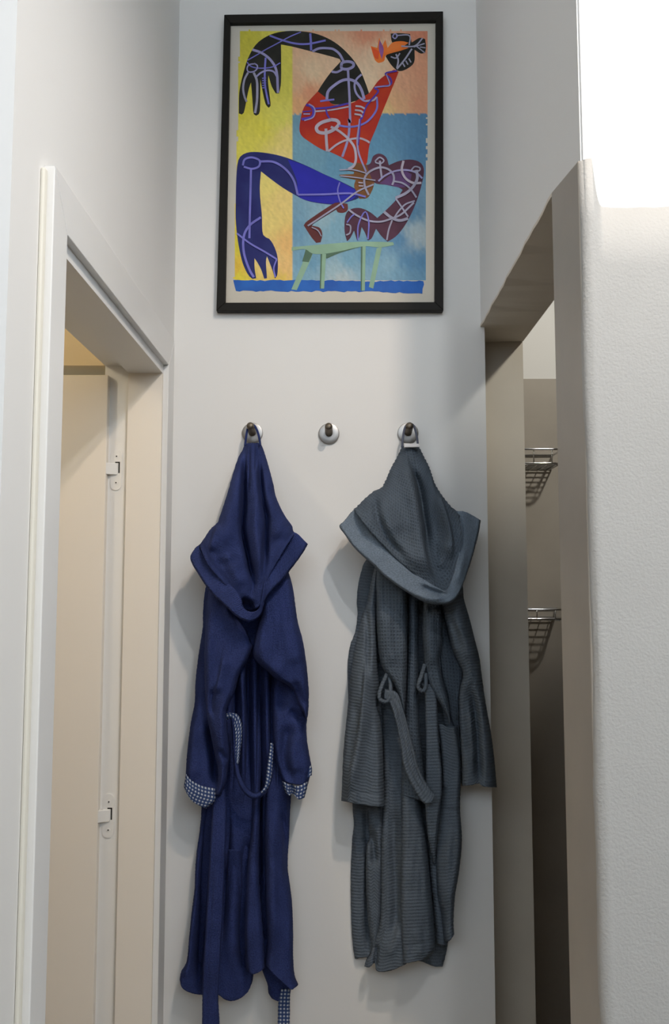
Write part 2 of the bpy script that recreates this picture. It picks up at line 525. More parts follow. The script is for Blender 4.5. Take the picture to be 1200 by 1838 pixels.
# ------------------------------------------------------------------ wire shower baskets
def basket(zr, zb, label, x0=0.40, x1=0.665):
    y0, y1 = YS - 0.125, YS - 0.004
    t = thing('shower_basket', ((x0 + x1) / 2, YS, zb), label, 'shower basket', 'wire baskets on the shower wall')
    r = 0.03
    def loop(z, ins=0.0):
        pts = []
        a0, a1, b0, b1 = x0 + ins, x1 - ins, y0 + ins, y1
        for cx, cy, st in ((a1 - r, b1 - 0.004, 0), (a0 + r, b1 - 0.004, 90), (a0 + r, b0 + r, 180), (a1 - r, b0 + r, 270)):
            for k in range(5):
                a = math.radians(st + 22.5 * k)
                rr = r if st >= 180 else 0.004
                ox = 0 if st >= 180 else (r - 0.004) * (1 if st == 0 else -1)
                pts.append((cx + ox + rr * math.cos(a), cy + rr * math.sin(a), z))
        return pts
    MB().tube(loop(zr), 0.0032, 8, True).build('rim', M_CHROME, t, True)
    MB().tube(loop(zb + 0.012, 0.004), 0.0026, 8, True).build('base_ring', M_CHROME, t, True)
    for k in range(7):
        y = y0 + 0.014 + (y1 - y0 - 0.022) * k / 6
        MB().tube([(x0 + 0.008, y, zb + 0.009), (x1 - 0.008, y, zb + 0.009)], 0.0021, 6).build('base_wire', M_CHROME, t, True)
    for k in range(14):
        x = x0 + 0.016 + (x1 - x0 - 0.032) * k / 13
        if k % 3 == 0:
            MB().tube([(x, y0, zr), (x, y0 + 0.002, zb + 0.012)], 0.0019, 6).build('upright_wire', M_CHROME, t, True)
    for k in range(9):
        x = x0 + 0.02 + (x1 - x0 - 0.04) * k / 8
        MB().tube([(x, y0 + 0.006, zb + 0.006), (x, y1, zb + 0.006)], 0.0016, 6).build('cross_wire', M_CHROME, t, True)
    return t
yb_ = YS - 0.125
basket(P(965, 806, yb_).z, P(965, 838, yb_).z, 'chrome wire shower basket, the upper one, seen from below in the right doorway')
basket(P(965, 1094, yb_).z, P(965, 1118, yb_).z, 'chrome wire shower basket, the lower one in the right doorway')

# ------------------------------------------------------------------ framed painting
YPF = YB - 0.024                             # front of the frame
def quad_inset(q, d):
    return q
fo = [(402, 26), (795, 20), (795.5, 557), (388, 557.5)]
fi = [(413, 41), (782, 36.5), (780, 542), (404, 543)]
pic = thing('framed_painting', tuple(P(592, 557, YB)), 'large painting of angular blue, red and black limbs in a black frame', 'painting')
for a in range(4):
    b = (a + 1) % 4
    A = [P(*fo[a], YPF), P(*fo[b], YPF), P(*fi[b], YPF), P(*fi[a], YPF)]
    B = [Vector((p.x, YB - 0.002, p.z)) for p in A]
    MB().hexa(A, B).build('frame_rail', M_BLACK, pic, bevel=0.0012)
YPP = YB - 0.012
pp = [P(*q, YPP) for q in [(408, 34), (789, 29), (787, 549), (398, 550)]]
MB().hexa(pp, [Vector((p.x, YB - 0.004, p.z)) for p in pp]).build('paper_sheet', M_PAPER, pic)

_pm = {}
def pcol(rgb, var=0.12, rgb2=None, scale=22, stretch=(1, 1, 1)):
    key = (rgb, var, rgb2, scale)
    if key in _pm: return _pm[key]
    m, nt, b = mat_new('print_%d_%d_%d' % rgb)
    c = lin(rgb)
    c2 = lin(rgb2) if rgb2 else tuple(x * (1 + var) for x in c)
    c1 = c if rgb2 else tuple(x * (1 - var) for x in c)
    geo = nt.nodes.new('ShaderNodeNewGeometry')
    n = nt.nodes.new('ShaderNodeTexNoise'); n.inputs['Scale'].default_value = scale; n.inputs['Detail'].default_value = 4
    mp = nt.nodes.new('ShaderNodeMapping'); mp.inputs['Scale'].default_value = stretch
    nt.links.new(geo.outputs['Position'], mp.inputs['Vector'])
    nt.links.new(mp.outputs['Vector'], n.inputs['Vector'])
    rp = nt.nodes.new('ShaderNodeMapRange')
    rp.inputs['From Min'].default_value = 0.35; rp.inputs['From Max'].default_value = 0.65
    nt.links.new(n.outputs['Fac'], rp.inputs['Value'])
    mx = nt.nodes.new('ShaderNodeMix'); mx.data_type = 'RGBA'
    mx.inputs['A'].default_value = c1 + (1,); mx.inputs['B'].default_value = c2 + (1,)
    nt.links.new(rp.outputs['Result'], mx.inputs['Factor'])
    nt.links.new(mx.outputs['Result'], b.inputs['Base Color'])
    b.inputs['Roughness'].default_value = 0.6
    b.inputs['Specular IOR Level'].default_value = 0.25
    _pm[key] = m
    return m

class Print:
    def __init__(s):
        s.v, s.f, s.mi, s.mats, s.layer = [], [], [], [], 0
    def m(s, mat):
        if mat not in s.mats: s.mats.append(mat)
        return s.mats.index(mat)
    def poly(s, pts, mat):
        s.layer += 1
        y = YPP - 0.0004 - 0.00003 * s.layer
        n = len(s.v)
        w = [P(px, py, y) for px, py in pts]
        s.v += [tuple(q) for q in w]
        from mathutils.geometry import tessellate_polygon
        for t in tessellate_polygon([[Vector((q.x, q.z, 0)) for q in w]]):
            s.f.append(tuple(n + i for i in t)); s.mi.append(s.m(mat))
    def blob(s, pts, mat):
        """outline rounded between its sharp corners"""
        p = [np.array(q, float) for q in pts]
        n = len(p)
        def sharp(i):
            a = p[i] - p[i - 1]; b = p[(i + 1) % n] - p[i]
            c = a @ b / (np.linalg.norm(a) * np.linalg.norm(b) + 1e-9)
            return c < 0.55
        cs = [i for i in range(n) if sharp(i)] or [0]
        out = []
        for k, i in enumerate(cs):
            j = cs[(k + 1) % len(cs)]
            seg = []
            q = i
            while True:
                seg.append(p[q])
                q = (q + 1) % n
                if q == j: break
            seg.append(p[j])
            c = catmull(seg, max(2, 4 * (len(seg) - 1) + 1)) if len(seg) > 2 else np.array(seg)
            out += [tuple(x) for x in c[:-1]]
        s.poly(out, mat)
    def stroke(s, pts, wd, mat):
        s.layer += 1
        y = YPP - 0.0004 - 0.00003 * s.layer
        c = catmull(pts, max(12, 6 * len(pts)))
        t = np.gradient(c, axis=0); t /= np.linalg.norm(t, axis=1)[:, None] + 1e-9
        nn = np.stack([-t[:, 1], t[:, 0]], 1)
        a, b = c + nn * wd / 2, c - nn * wd / 2
        n = len(s.v)
        for p, q in zip(a, b):
            s.v += [tuple(P(p[0], p[1], y)), tuple(P(q[0], q[1], y))]
        for i in range(len(c) - 1):
            s.f.append((n + 2 * i, n + 2 * i + 1, n + 2 * i + 3, n + 2 * i + 2)); s.mi.append(s.m(mat))

def catmull(pts, n):
    """points resampled by arc length along a smooth curve"""
    p = np.asarray(pts, float)
    if len(p) == 2:
        t = np.linspace(0, 1, n)[:, None]
        return p[0] * (1 - t) + p[1] * t
    q = np.vstack([2 * p[0] - p[1], p, 2 * p[-1] - p[-2]])
    out = []
    for i in range(1, len(q) - 2):
        p0, p1, p2, p3 = q[i - 1], q[i], q[i + 1], q[i + 2]
        for t in np.linspace(0, 1, 12, endpoint=False):
            out.append(0.5 * (2 * p1 + (p2 - p0) * t + (2 * p0 - 5 * p1 + 4 * p2 - p3) * t * t + (3 * p1 - p0 - 3 * p2 + p3) * t ** 3))
    out.append(p[-1])
    out = np.array(out)
    d = np.r_[0, np.cumsum(np.linalg.norm(np.diff(out, axis=0), axis=1))]
    u = np.linspace(0, d[-1], n)
    return np.stack([np.interp(u, d, out[:, k]) for k in range(out.shape[1])], 1)

def A1(*pts): return [(380 + x / 2.7907, 10 + y / 2.7907) for x, y in pts]
def A2(*pts): return [(380 + x / 2.7907, 270 + y / 2.7907) for x, y in pts]
def A3(*pts): return [(410 + x / 6.3158, 40 + y / 6.3158) for x, y in pts]
def A4(*pts): return [(590 + x / 6.3158, 40 + y / 6.3158) for x, y in pts]
def A5(*pts): return [(530 + x / 6.3158, 150 + y / 6.3158) for x, y in pts]
def A6(*pts): return [(600 + x / 6.6667, 260 + y / 6.6667) for x, y in pts]
pr = Print()
def rough(pts, amp=1.0, n=60):
    c = []
    for i in range(len(pts)):
        a, b = np.array(pts[i]), np.array(pts[(i + 1) % len(pts)])
        k = max(2, int(np.linalg.norm(b - a) / 7))
        for j in range(k):
            q = a + (b - a) * j / k
            c.append((q[0] + random.uniform(-amp, amp), q[1] + random.uniform(-amp, amp)))
    return c
C_LAV = pcol((152, 148, 192), 0.10); C_LAV2 = pcol((120, 118, 200), 0.12); C_WHT = pcol((182, 172, 186), 0.10); C_PURP = pcol((78, 58, 165), 0.1)
C_GRY = pcol((158, 156, 178), 0.1)
C_SALMON = pcol((238, 190, 158), 0.1, (228, 148, 118), 9)
C_SKY = pcol((98, 158, 200), 0.1, (120, 180, 215), 10)
C_SKYD = pcol((84, 142, 188), 0.1, (94, 156, 200), 12)
C_PALE = pcol((170, 205, 218), 0.1, (140, 190, 215), 20)
# grounds: one fine grid of brushed colour
def ground():
    ctl = [  # (px, py, rgb) per field
        ('y', 440, 70, (206, 196, 70)), ('y', 500, 60, (222, 210, 92)), ('y', 505, 150, (214, 206, 88)), ('y', 430, 190, (220, 208, 66)), ('y', 470, 230, (230, 218, 84)), ('y', 515, 240, (236, 214, 130)),
        ('y', 500, 215, (226, 220, 100)), ('y', 440, 260, (232, 220, 92)), ('y', 505, 290, (240, 216, 140)), ('y', 480, 330, (242, 222, 128)), ('y', 510, 360, (240, 212, 132)), ('y', 478, 400, (238, 214, 130)), ('y', 515, 440, (238, 190, 120)),
        ('y', 425, 440, (226, 210, 70)), ('y', 422, 480, (230, 190, 70)), ('y', 480, 465, (240, 214, 150)), ('y', 512, 480, (240, 196, 128)), ('y', 500, 500, (232, 200, 96)), ('y', 425, 500, (232, 216, 70)),
        ('s', 560, 62, (232, 178, 148)), ('s', 660, 58, (226, 150, 122)), ('s', 760, 60, (222, 142, 116)), ('s', 560, 130, (240, 208, 176)), ('s', 600, 110, (238, 200, 170)), ('s', 680, 100, (238, 206, 178)), ('s', 655, 140, (240, 210, 182)),
        ('s', 535, 150, (232, 186, 152)), ('s', 555, 165, (226, 156, 124)), ('s', 535, 190, (236, 178, 130)), ('s', 730, 150, (234, 172, 140)), ('s', 755, 130, (232, 164, 134)), ('s', 715, 185, (230, 176, 138)), ('s', 755, 185, (228, 160, 130)), ('s', 690, 200, (228, 196, 140)),
        ('b', 530, 215, (110, 166, 196)), ('b', 530, 260, (118, 178, 208)), ('b', 560, 290, (112, 172, 204)), ('b', 600, 300, (100, 164, 204)), ('b', 720, 230, (90, 150, 196)), ('b', 755, 220, (84, 142, 188)), ('b', 750, 270, (84, 144, 192)), ('b', 680, 260, (94, 158, 202)),
        ('b', 680, 340, (112, 180, 214)), ('b', 660, 370, (112, 180, 214)), ('b', 535, 380, (122, 178, 212)), ('b', 560, 360, (134, 186, 216)), ('b', 530, 410, (110, 170, 210)), ('b', 600, 410, (126, 186, 218)), ('b', 580, 395, (150, 198, 220)), ('b', 640, 350, (108, 176, 212)),
        ('b', 745, 415, (172, 206, 220)), ('b', 750, 425, (174, 206, 220)), ('b', 740, 385, (92, 152, 196)), ('b', 715, 430, (86, 150, 200)), ('b', 730, 470, (94, 158, 206)), ('b', 700, 475, (134, 188, 218)), ('b', 715, 490, (120, 178, 214)), ('b', 755, 470, (92, 154, 202)), ('b', 750, 500, (112, 172, 212)),
        ('b', 600, 485, (158, 204, 224)), ('b', 560, 470, (110, 172, 210)), ('b', 610, 500, (182, 214, 226)), ('b', 540, 500, (130, 188, 220)), ('b', 660, 450, (104, 168, 210)), ('b', 625, 465, (120, 182, 216))]
    nx, ny = 116, 160
    x0, x1, y0, y1 = 415, 770, 50, 506
    gx = np.linspace(x0, x1, nx); gy = np.linspace(y0, y1, ny)
    X, Y = np.meshgrid(gx, gy)
    rs = np.random.RandomState(3)
    wob = lambda sd, a, b: wave(X, Y, sd, a, b)
    yl = 428.5 - (Y - 55) * 0.0235 + 0.7 * wob(900, 30, 14)            # ragged left edge of the paint
    xr_ = 768.5 - (Y - 55) * 0.0075 + 0.5 * wob(901, 30, 16)
    xm = 525.5 - (Y - 55) * 0.004 + 0.9 * wob(902, 30, 16)
    ym = 204.5 + 1.2 * wob(903, 14, 30)
    yt = 53.5 + 1.0 * wob(904, 12, 30)
    fld = np.where(X < xm, 0, np.where(Y < ym, 1, 2))
    ins = (X > yl) & (X < xr_) & (Y > yt) & (Y < 505)
    col = np.zeros(X.shape + (3,))
    for k, key in enumerate('ysb'):
        c = [(q[1], q[2], lin(q[3])) for q in ctl if q[0] == key]
        dxn = 5.0 * wob(910 + k, 16, 22); dyn = 6.0 * wob(920 + k, 16, 22)
        num = np.zeros(X.shape + (3,)); den = np.zeros(X.shape)
        for cx, cy, cc in c:
            w_ = 1.0 / (((X + dxn - cx) ** 2 + (Y + dyn - cy) ** 2) + 60) ** 1.5
            num += w_[..., None] * np.array(cc); den += w_
        f_ = num / den[..., None]
        f_ *= (1 + 0.05 * wob(930 + k, 6, 60) + 0.05 * wob(940 + k, 14, 20) + 0.03 * rs.randn(*X.shape))[..., None]
        f_ = f_ * np.array(((0.95, 0.95, 0.92), (0.88, 0.90, 0.84), (0.98, 0.80, 0.72))[k])
        col = np.where((fld == k)[..., None], f_, col)
    y_ = YPP - 0.0003
    V = Pnp(X, Y, y_).reshape(-1, 3)
    idx = np.arange(nx * ny).reshape(ny, nx)
    q = np.stack([idx[:-1, :-1], idx[1:, :-1], idx[1:, 1:], idx[:-1, 1:]], -1)
    q = q[ins[:-1, :-1] & ins[1:, 1:]].reshape(-1, 4)
    m, nt, b = mat_new('brushed_paint')
    at = nt.nodes.new('ShaderNodeVertexColor'); at.layer_name = 'brushed'
    nt.links.new(at.outputs['Color'], b.inputs['Base Color'])
    b.inputs['Roughness'].default_value = 0.6; b.inputs['Specular IOR Level'].default_value = 0.25
    o = link_mesh('painted_ground', V, q.tolist(), m, pic)
    ca = o.data.color_attributes.new('brushed', 'FLOAT_COLOR', 'POINT')
    ca.data.foreach_set('color', np.concatenate([np.clip(col.reshape(-1, 3), 0, 1), np.ones((nx * ny, 1))], 1).astype(np.float32).ravel())

def wave(px, py, seed, sx=26.0, sy=130.0):
    rs = np.random.RandomState(seed)
    z = np.zeros(px.shape)
    for k in range(9):
        fx = rs.uniform(0.5, 2.2) / sx; fy = rs.uniform(-1.6, 1.6) / sy
        z += math.pow(0.86, k) * np.sin(2 * np.pi * (px * fx + py * fy) + rs.uniform(0, 6.28))
    return z / 3.2
ground()
pr.poly(rough(A2((108, 652), (500, 650), (800, 655), (1060, 652), (1056, 718), (800, 708), (500, 706), (118, 704)), 1.4), pcol((34, 88, 172), 0.1, (42, 104, 190), 16))
# black limb
C_BLK = pcol((26, 24, 20), 0.3, (44, 44, 38), 14)
pr.blob(A1((135, 540), (138, 430), (160, 330), (185, 255), (225, 190), (290, 147), (370, 128), (460, 130), (540, 147), (620, 187), (690, 250), (740, 320), (770, 390), (787, 440), (760, 470), (710, 480), (680, 490), (610, 495), (570, 467), (530, 430), (555, 390), (595, 335), (645, 280), (640, 268), (560, 245), (480, 225), (400, 205), (346, 195), (347, 280), (346, 390), (336, 440), (320, 440), (300, 405), (283, 350), (282, 390), (294, 495), (285, 512), (268, 490), (250, 410), (243, 370), (241, 520), (234, 545), (222, 552), (208, 538), (203, 470), (196, 385), (182, 430), (162, 530), (150, 546)), C_BLK)
# red body
pr.blob(A1((530, 430), (575, 465), (612, 497), (700, 488), (745, 462), (785, 440), (805, 415), (835, 375), (880, 340), (912, 320), (935, 332), (920, 372), (890, 445), (855, 530), (820, 620), (790, 695), (778, 781)) + A2((770, 76), (700, 62), (640, 30), (585, 5)) + A1((560, 725), (500, 690), (442, 640), (446, 560), (462, 508), (492, 470)), pcol((170, 36, 26), 0.14, (184, 56, 24), 16))
# head and flame
pr.blob(A1((870, 255), (885, 225), (905, 200), (898, 170), (895, 140), (940, 138), (992, 142), (1000, 185), (1040, 162), (1068, 168), (1072, 205), (1068, 236), (1045, 240), (1015, 222), (1012, 285), (975, 318), (935, 328), (900, 300)), C_BLK)
pr.blob(A1((795, 203), (828, 212), (838, 160), (852, 205), (868, 170), (880, 212), (905, 185), (950, 178), (985, 186), (965, 200), (985, 212), (945, 226), (900, 238), (870, 250), (862, 278), (835, 288), (815, 270)), pcol((232, 110, 30), 0.15, (238, 130, 60), 20))
pr.blob(A4((480, 280), (570, 330), (560, 420), (520, 400)), pcol((226, 84, 40), 0.1))
pr.blob(A4((575, 200), (620, 300), (600, 420), (565, 300)), pcol((150, 90, 150), 0.15))
# blue leg and foot
pr.blob(A2((128, 70), (145, 28), (195, 8), (280, 14), (370, 35), (470, 75), (560, 118), (640, 153), (710, 188), (745, 210), (735, 238), (690, 255), (620, 270), (540, 265), (470, 250), (420, 225), (360, 190), (300, 147), (246, 105), (240, 200), (250, 320), (256, 420), (290, 445), (316, 490), (330, 545), (328, 620), (317, 642), (305, 605), (290, 565), (276, 530), (271, 560), (276, 640), (262, 642), (246, 595), (226, 558), (213, 540), (214, 590), (222, 640), (200, 642), (175, 612), (150, 550), (130, 450), (120, 350), (120, 250), (122, 150)), pcol((28, 30, 98), 0.2, (38, 46, 110), 18))
pr.blob(A2((380, 45), (470, 77), (560, 120), (640, 155), (742, 210), (690, 252), (620, 267), (540, 262), (470, 248), (430, 225), (425, 150)), pcol((32, 34, 158), 0.1, (40, 40, 172), 18))
# neck, arm, leg
pr.blob(A2((638, 96), (690, 88), (720, 62), (772, 72), (800, 66), (818, 92), (812, 168), (800, 205), (778, 238), (738, 242), (725, 210), (712, 178), (720, 148), (650, 132), (636, 122), (710, 118), (712, 106)), pcol((122, 78, 40), 0.2))
pr.blob(A2((775, 76), (795, 62), (808, 28), (840, 16), (872, 34), (886, 74), (940, 52), (1000, 46), (1045, 62), (1062, 102), (1048, 180), (1022, 262), (992, 330), (960, 385), (922, 430), (880, 457), (850, 430), (822, 392), (800, 440), (781, 450), (766, 412), (750, 384), (738, 436), (727, 450), (712, 402), (692, 440), (676, 455), (664, 400), (668, 330), (690, 297), (740, 288), (790, 308), (828, 338), (860, 310), (920, 250), (955, 198), (930, 184), (870, 172), (820, 165), (800, 140)), pcol((74, 40, 58), 0.15, (86, 48, 70), 20))
pr.blob(A2((840, 165), (900, 120), (960, 100), (1000, 120), (990, 180), (940, 185)), pcol((92, 60, 110), 0.15))
pr.blob(A2((606, 268), (640, 262), (680, 268), (680, 298), (660, 312), (632, 310), (622, 296), (512, 364), (500, 376), (540, 388), (553, 420), (545, 460), (522, 463), (495, 430), (460, 375), (480, 352)), pcol((98, 44, 44), 0.15))
# stool
C_GRN = pcol((142, 176, 150), 0.08); C_GRND = pcol((84, 112, 92), 0.1)
pr.blob(A2((468, 494), (505, 515), (490, 556), (425, 700), (398, 696), (455, 560)), C_GRN)
pr.blob(A2((470, 496), (505, 515), (485, 560), (452, 556)), C_GRND)
pr.blob(A2((825, 490), (852, 482), (808, 692), (786, 684)), C_GRN)
pr.blob(A2((540, 510), (760, 478), (640, 514), (575, 542)), C_GRND)
pr.blob(A2((544, 518), (572, 518), (562, 692), (540, 692)), C_GRN)
pr.blob(A2((544, 518), (552, 518), (546, 692), (540, 692)), C_GRND)
pr.blob(A2((746, 478), (770, 478), (766, 702), (745, 702)), C_GRN)
pr.blob(A2((746, 478), (754, 478), (751, 702), (745, 702)), C_GRND)
pr.blob(A2((400, 484), (720, 458), (907, 460), (912, 474), (840, 486), (760, 480), (640, 505), (560, 518), (500, 516), (468, 494), (400, 503)), C_GRN)
# line work
S_ = pr.stroke
S_(A3((465, 150), (600, 200), (750, 240), (900, 245), (1100, 205)), 3.4, C_LAV2)
S_(A3((820, 110), (700, 160), (560, 235), (420, 310), (320, 370), (215, 430)), 2.0, C_LAV2)
S_(A3((925, 125), (932, 220), (935, 320)), 4.0, C_LAV2)
S_(A3((270, 310), (370, 345), (460, 410), (525, 500), (550, 600), (555, 700), (560, 800)), 4.4, C_LAV)
S_(A3((420, 400), (412, 520), (410, 640), (420, 760), (455, 930)), 3.4, C_LAV2)
S_(A3((210, 450), (240, 490), (300, 515), (400, 520), (500, 505), (585, 460)), 2.0, C_LAV2)
S_(A3((300, 470), (235, 480), (210, 520), (225, 560), (280, 560), (320, 530), (325, 490), (290, 465)), 2.4, C_LAV)
S_(A3((220, 570), (180, 650), (165, 750), (180, 840), (205, 900)), 3.6, C_GRY)
S_(A3((285, 570), (320, 660), (325, 780), (320, 900), (300, 1030)), 4.2, C_GRY)
S_(A3((315, 615), (370, 570), (440, 545), (510, 560), (550, 620)), 3.2, C_LAV)
for k in range(5): S_(A3((380, 635 + k * 27), (425, 632 + k * 27)), 2.0, C_LAV2)
S_(A3((950, 330), (1030, 295), (1140, 295)) + A4((60, 310), (120, 360), (165, 440)), 4.2, C_LAV)
S_(A4((140, 500), (150, 460), (210, 445), (270, 460), (275, 500), (215, 530), (150, 525), (138, 495)), 5.0, C_LAV)
S_(A4((30, 560), (90, 565), (150, 535)), 4.0, C_LAV)
S_(A4((215, 530), (225, 700), (235, 900), (240, 1137)) + A5((605, 400), (610, 500), (600, 600), (575, 700), (530, 830)), 4.2, C_LAV)
S_(A5((355, 180), (370, 90), (440, 20)) + A4((150, 660), (240, 650), (320, 690), (370, 770), (400, 870)), 5.0, C_LAV)
S_(A5((280, 200), (350, 190), (440, 180)), 3.2, C_LAV2)
S_(A4((370, 590), (310, 650), (290, 730), (320, 820), (400, 890), (470, 885)), 3.6, C_LAV)
S_(A5((200, 285), (400, 268), (600, 225)), 3.4, C_PURP)
S_(A5((200, 318), (400, 300), (600, 262)), 2.6, C_WHT)
S_(A5((120, 240), (180, 260), (205, 320), (180, 380), (70, 405)), 4.6, C_PURP)
S_(A5((150, 230), (205, 265), (222, 320), (195, 385), (100, 420)), 2.2, C_LAV)
S_(A5((80, 320), (180, 310)), 2.2, C_PURP); S_(A5((90, 345), (165, 345)), 2.2, C_LAV)
S_(A5((345, 290), (360, 350), (395, 405)), 3.0, C_PURP)
S_(A5((400, 410), (300, 440), (240, 490), (255, 545), (330, 560), (420, 530), (490, 465), (470, 420), (400, 408)), 6.0, C_WHT)
S_(A5((345, 510), (350, 640), (360, 770)), 5.0, C_WHT)
S_(A5((400, 490), (480, 530), (560, 590), (620, 650), (670, 730), (685, 850), (660, 930), (600, 970)), 4.4, C_WHT)
S_(A5((490, 475), (600, 490), (700, 480), (800, 440), (880, 360), (925, 270), (920, 150)), 3.4, C_LAV2)
S_(A5((920, 150), (880, 190), (800, 195)), 3.0, C_WHT)
S_(A5((370, 770), (470, 690), (580, 640), (720, 620), (800, 645), (840, 670)), 3.6, C_WHT)
S_(A4((770, 550), (640, 580), (700, 640), (690, 710), (520, 740), (560, 780), (480, 880), (420, 960), (370, 1100)), 3.0, C_PURP)
S_(A4((650, 590), (690, 710), (610, 725), (520, 735)), 2.0, C_LAV)
S_(A5((730, 400), (715, 520), (700, 650), (720, 800), (800, 1000)), 3.2, C_LAV)
S_(A5((740, 380), (725, 560), (712, 700)), 2.0, C_PURP)
for k in range(3): S_(A5((680 - k * 6, 255 + k * 45), (740, 262 + k * 48), (785 - k * 18, 285 + k * 48)), 3.2, C_WHT)
S_(A4((940, 300), (860, 420), (770, 530)), 3.0, C_GRY)
S_(A4((760, 360), (785, 430), (770, 520)), 3.0, C_GRY)
S_(A4((700, 390), (760, 405), (805, 350)), 2.4, C_GRY)
S_(A4((820, 270), (940, 275), (1000, 250), (1060, 180)), 2.6, C_GRY)
S_(A4((910, 260), (910, 150), (760, 150)), 2.4, C_GRY)
S_(A4((720, 160), (745, 130), (775, 150), (750, 185), (718, 162)), 2.4, C_LAV)
S_(A4((960, 280), (1085, 240)), 2.2, C_GRY); S_(A4((990, 270), (1085, 345)), 2.2, C_GRY); S_(A4((1030, 280), (1095, 290)), 2.0, C_GRY)
for k in range(3): S_(A4((835 + k * 35, 460 - k * 25), (860 + k * 35, 505 - k * 25)), 2.4, C_GRY)
# leg line work
S_(A2((155, 75), (165, 45), (200, 35), (238, 50), (235, 80), (200, 92), (160, 82)), 3.6, C_LAV2)
S_(A2((240, 55), (310, 58), (370, 95), (410, 150), (430, 222)), 4.0, C_LAV2)
S_(A2((430, 222), (560, 220), (690, 215), (770, 232)), 3.4, C_LAV2)
S_(A2((196, 95), (193, 220), (190, 330), (188, 440)), 3.8, C_LAV2)
S_(A2((245, 335), (190, 375), (160, 430), (160, 510), (185, 590), (210, 635)), 4.2, C_LAV2)
S_(A2((125, 415), (190, 465), (260, 505), (325, 545)), 3.2, C_LAV2)
S_(A2((325, 545), (310, 590), (318, 635)), 2.6, C_LAV2)
S_(A2((640, 160), (630, 200), (640, 250), (660, 290)), 2.4, C_LAV2)
S_(A2((480, 378), (560, 325), (650, 265), (730, 205), (810, 170)), 3.0, C_GRY)
# arm line work
S_(A6((410, 600), (365, 500), (360, 400), (420, 320), (540, 270), (640, 290), (700, 350), (710, 420), (690, 480)), 3.6, C_GRY)
S_(A6((490, 190), (540, 150), (590, 185), (560, 220), (500, 215), (488, 185)), 2.6, C_GRY)
S_(A6((543, 190), (550, 280), (565, 390)), 3.4, C_GRY)
S_(A6((525, 435), (600, 370), (720, 315), (850, 300), (970, 330), (1050, 400)), 3.2, C_LAV)
S_(A6((825, 190), (805, 300), (850, 400), (940, 455), (1040, 455)), 4.2, C_WHT)
S_(A6((920, 300), (960, 260), (1020, 275), (1010, 310), (930, 315)), 2.6, C_GRY)
S_(A6((980, 300), (990, 400), (940, 500), (850, 580), (730, 635)), 5.0, C_GRY)
S_(A6((710, 435), (820, 460), (910, 530), (980, 630)), 3.2, C_GRY)
S_(A6((730, 640), (800, 740), (880, 860)), 3.0, C_GRY)
S_(A6((960, 670), (850, 710), (770, 790), (715, 870)), 2.8, C_GRY)
S_(A6((590, 800), (680, 870), (780, 905), (880, 880)), 5.0, C_GRY)
S_(A6((170, 775), (260, 840), (400, 905), (540, 920), (660, 890), (800, 830), (950, 690)), 3.4, C_GRY)
S_(A6((690, 900), (650, 1010), (625, 1140)), 2.8, C_GRY)
S_(A6((140, 950), (190, 970), (185, 1050), (140, 1080)), 2.6, C_GRY)
S_(A6((280, 1140), (285, 960), (365, 800), (410, 920), (400, 1130)), 2.6, C_LAV2)
S_(A6((150, 930), (200, 860), (240, 830)), 2.4, C_LAV2)
S_(A6((60, 300), (180, 295), (260, 305), (400, 345)), 2.2, C_GRY)
S_(A6((70, 372), (250, 390), (490, 425)), 2.2, C_GRY)
S_(A6((285, 450), (340, 455)), 2.2, C_WHT); S_(A6((290, 490), (345, 492)), 2.2, C_WHT)
S_(A2((500, 385), (530, 400), (548, 430)), 2.0, C_GRY)
link_mesh('painted_image', pr.v, pr.f, pr.mats, pic, midx=pr.mi)

# ------------------------------------------------------------------ wall hooks
def hook(px, py, label):
    c = P(px, py, YB)
    t = thing('wall_hook', tuple(c), label, 'hook', 'steel hooks in a row on the back wall')
    MB().lathe(c, (0, -1, 0), [(0, 0.0252), (0.005, 0.0252), (0.0066, 0.0245), (0.0072, 0.0228), (0.0074, 0.012), (0.0074, 0.0)], 48).build('base_plate', M_STEEL, t, True, autosmooth=True)
    d = Vector((0, -1, 0.16))
    MB().lathe(c + Vector((0, -0.005, 0.001)), d, [(0, 0.0092), (0.045, 0.0092), (0.049, 0.0088), (0.0515, 0.0076), (0.0535, 0.0050), (0.0542, 0.0)], 36).build('peg', M_STEELD, t, True, autosmooth=True)
    return t
hook(453, 778, 'steel wall hook holding up the navy bathrobe')
hook(590, 779, 'empty steel wall hook between the two bathrobes')
hook(731.5, 778, 'steel wall hook holding up the slate grey bathrobe')

# ------------------------------------------------------------------ cloth
def seg_dist(px, py, line):
    """unsigned distance, signed side and position along a polyline (pixel space)"""
    c = catmull(line, max(10, 5 * len(line)))
    a = c[:-1]; b = c[1:]
    best = np.full(px.shape, 1e9); side = np.zeros(px.shape); tt = np.zeros(px.shape)
    n = len(a)
    for i in range(n):
        ab = b[i] - a[i]
        L2 = ab @ ab + 1e-9
        t = np.clip(((px - a[i][0]) * ab[0] + (py - a[i][1]) * ab[1]) / L2, 0, 1)
        dx = px - (a[i][0] + t * ab[0]); dy = py - (a[i][1] + t * ab[1])
        d = np.hypot(dx, dy)
        m = d < best
        best = np.where(m, d, best)
        sg = ab[0] * dy - ab[1] * dx           # >0: to the viewer's left of a line running down the picture
        side = np.where(m, np.sign(sg), side)
        tt = np.where(m, (i + t) / n, tt)
    return best, side, tt

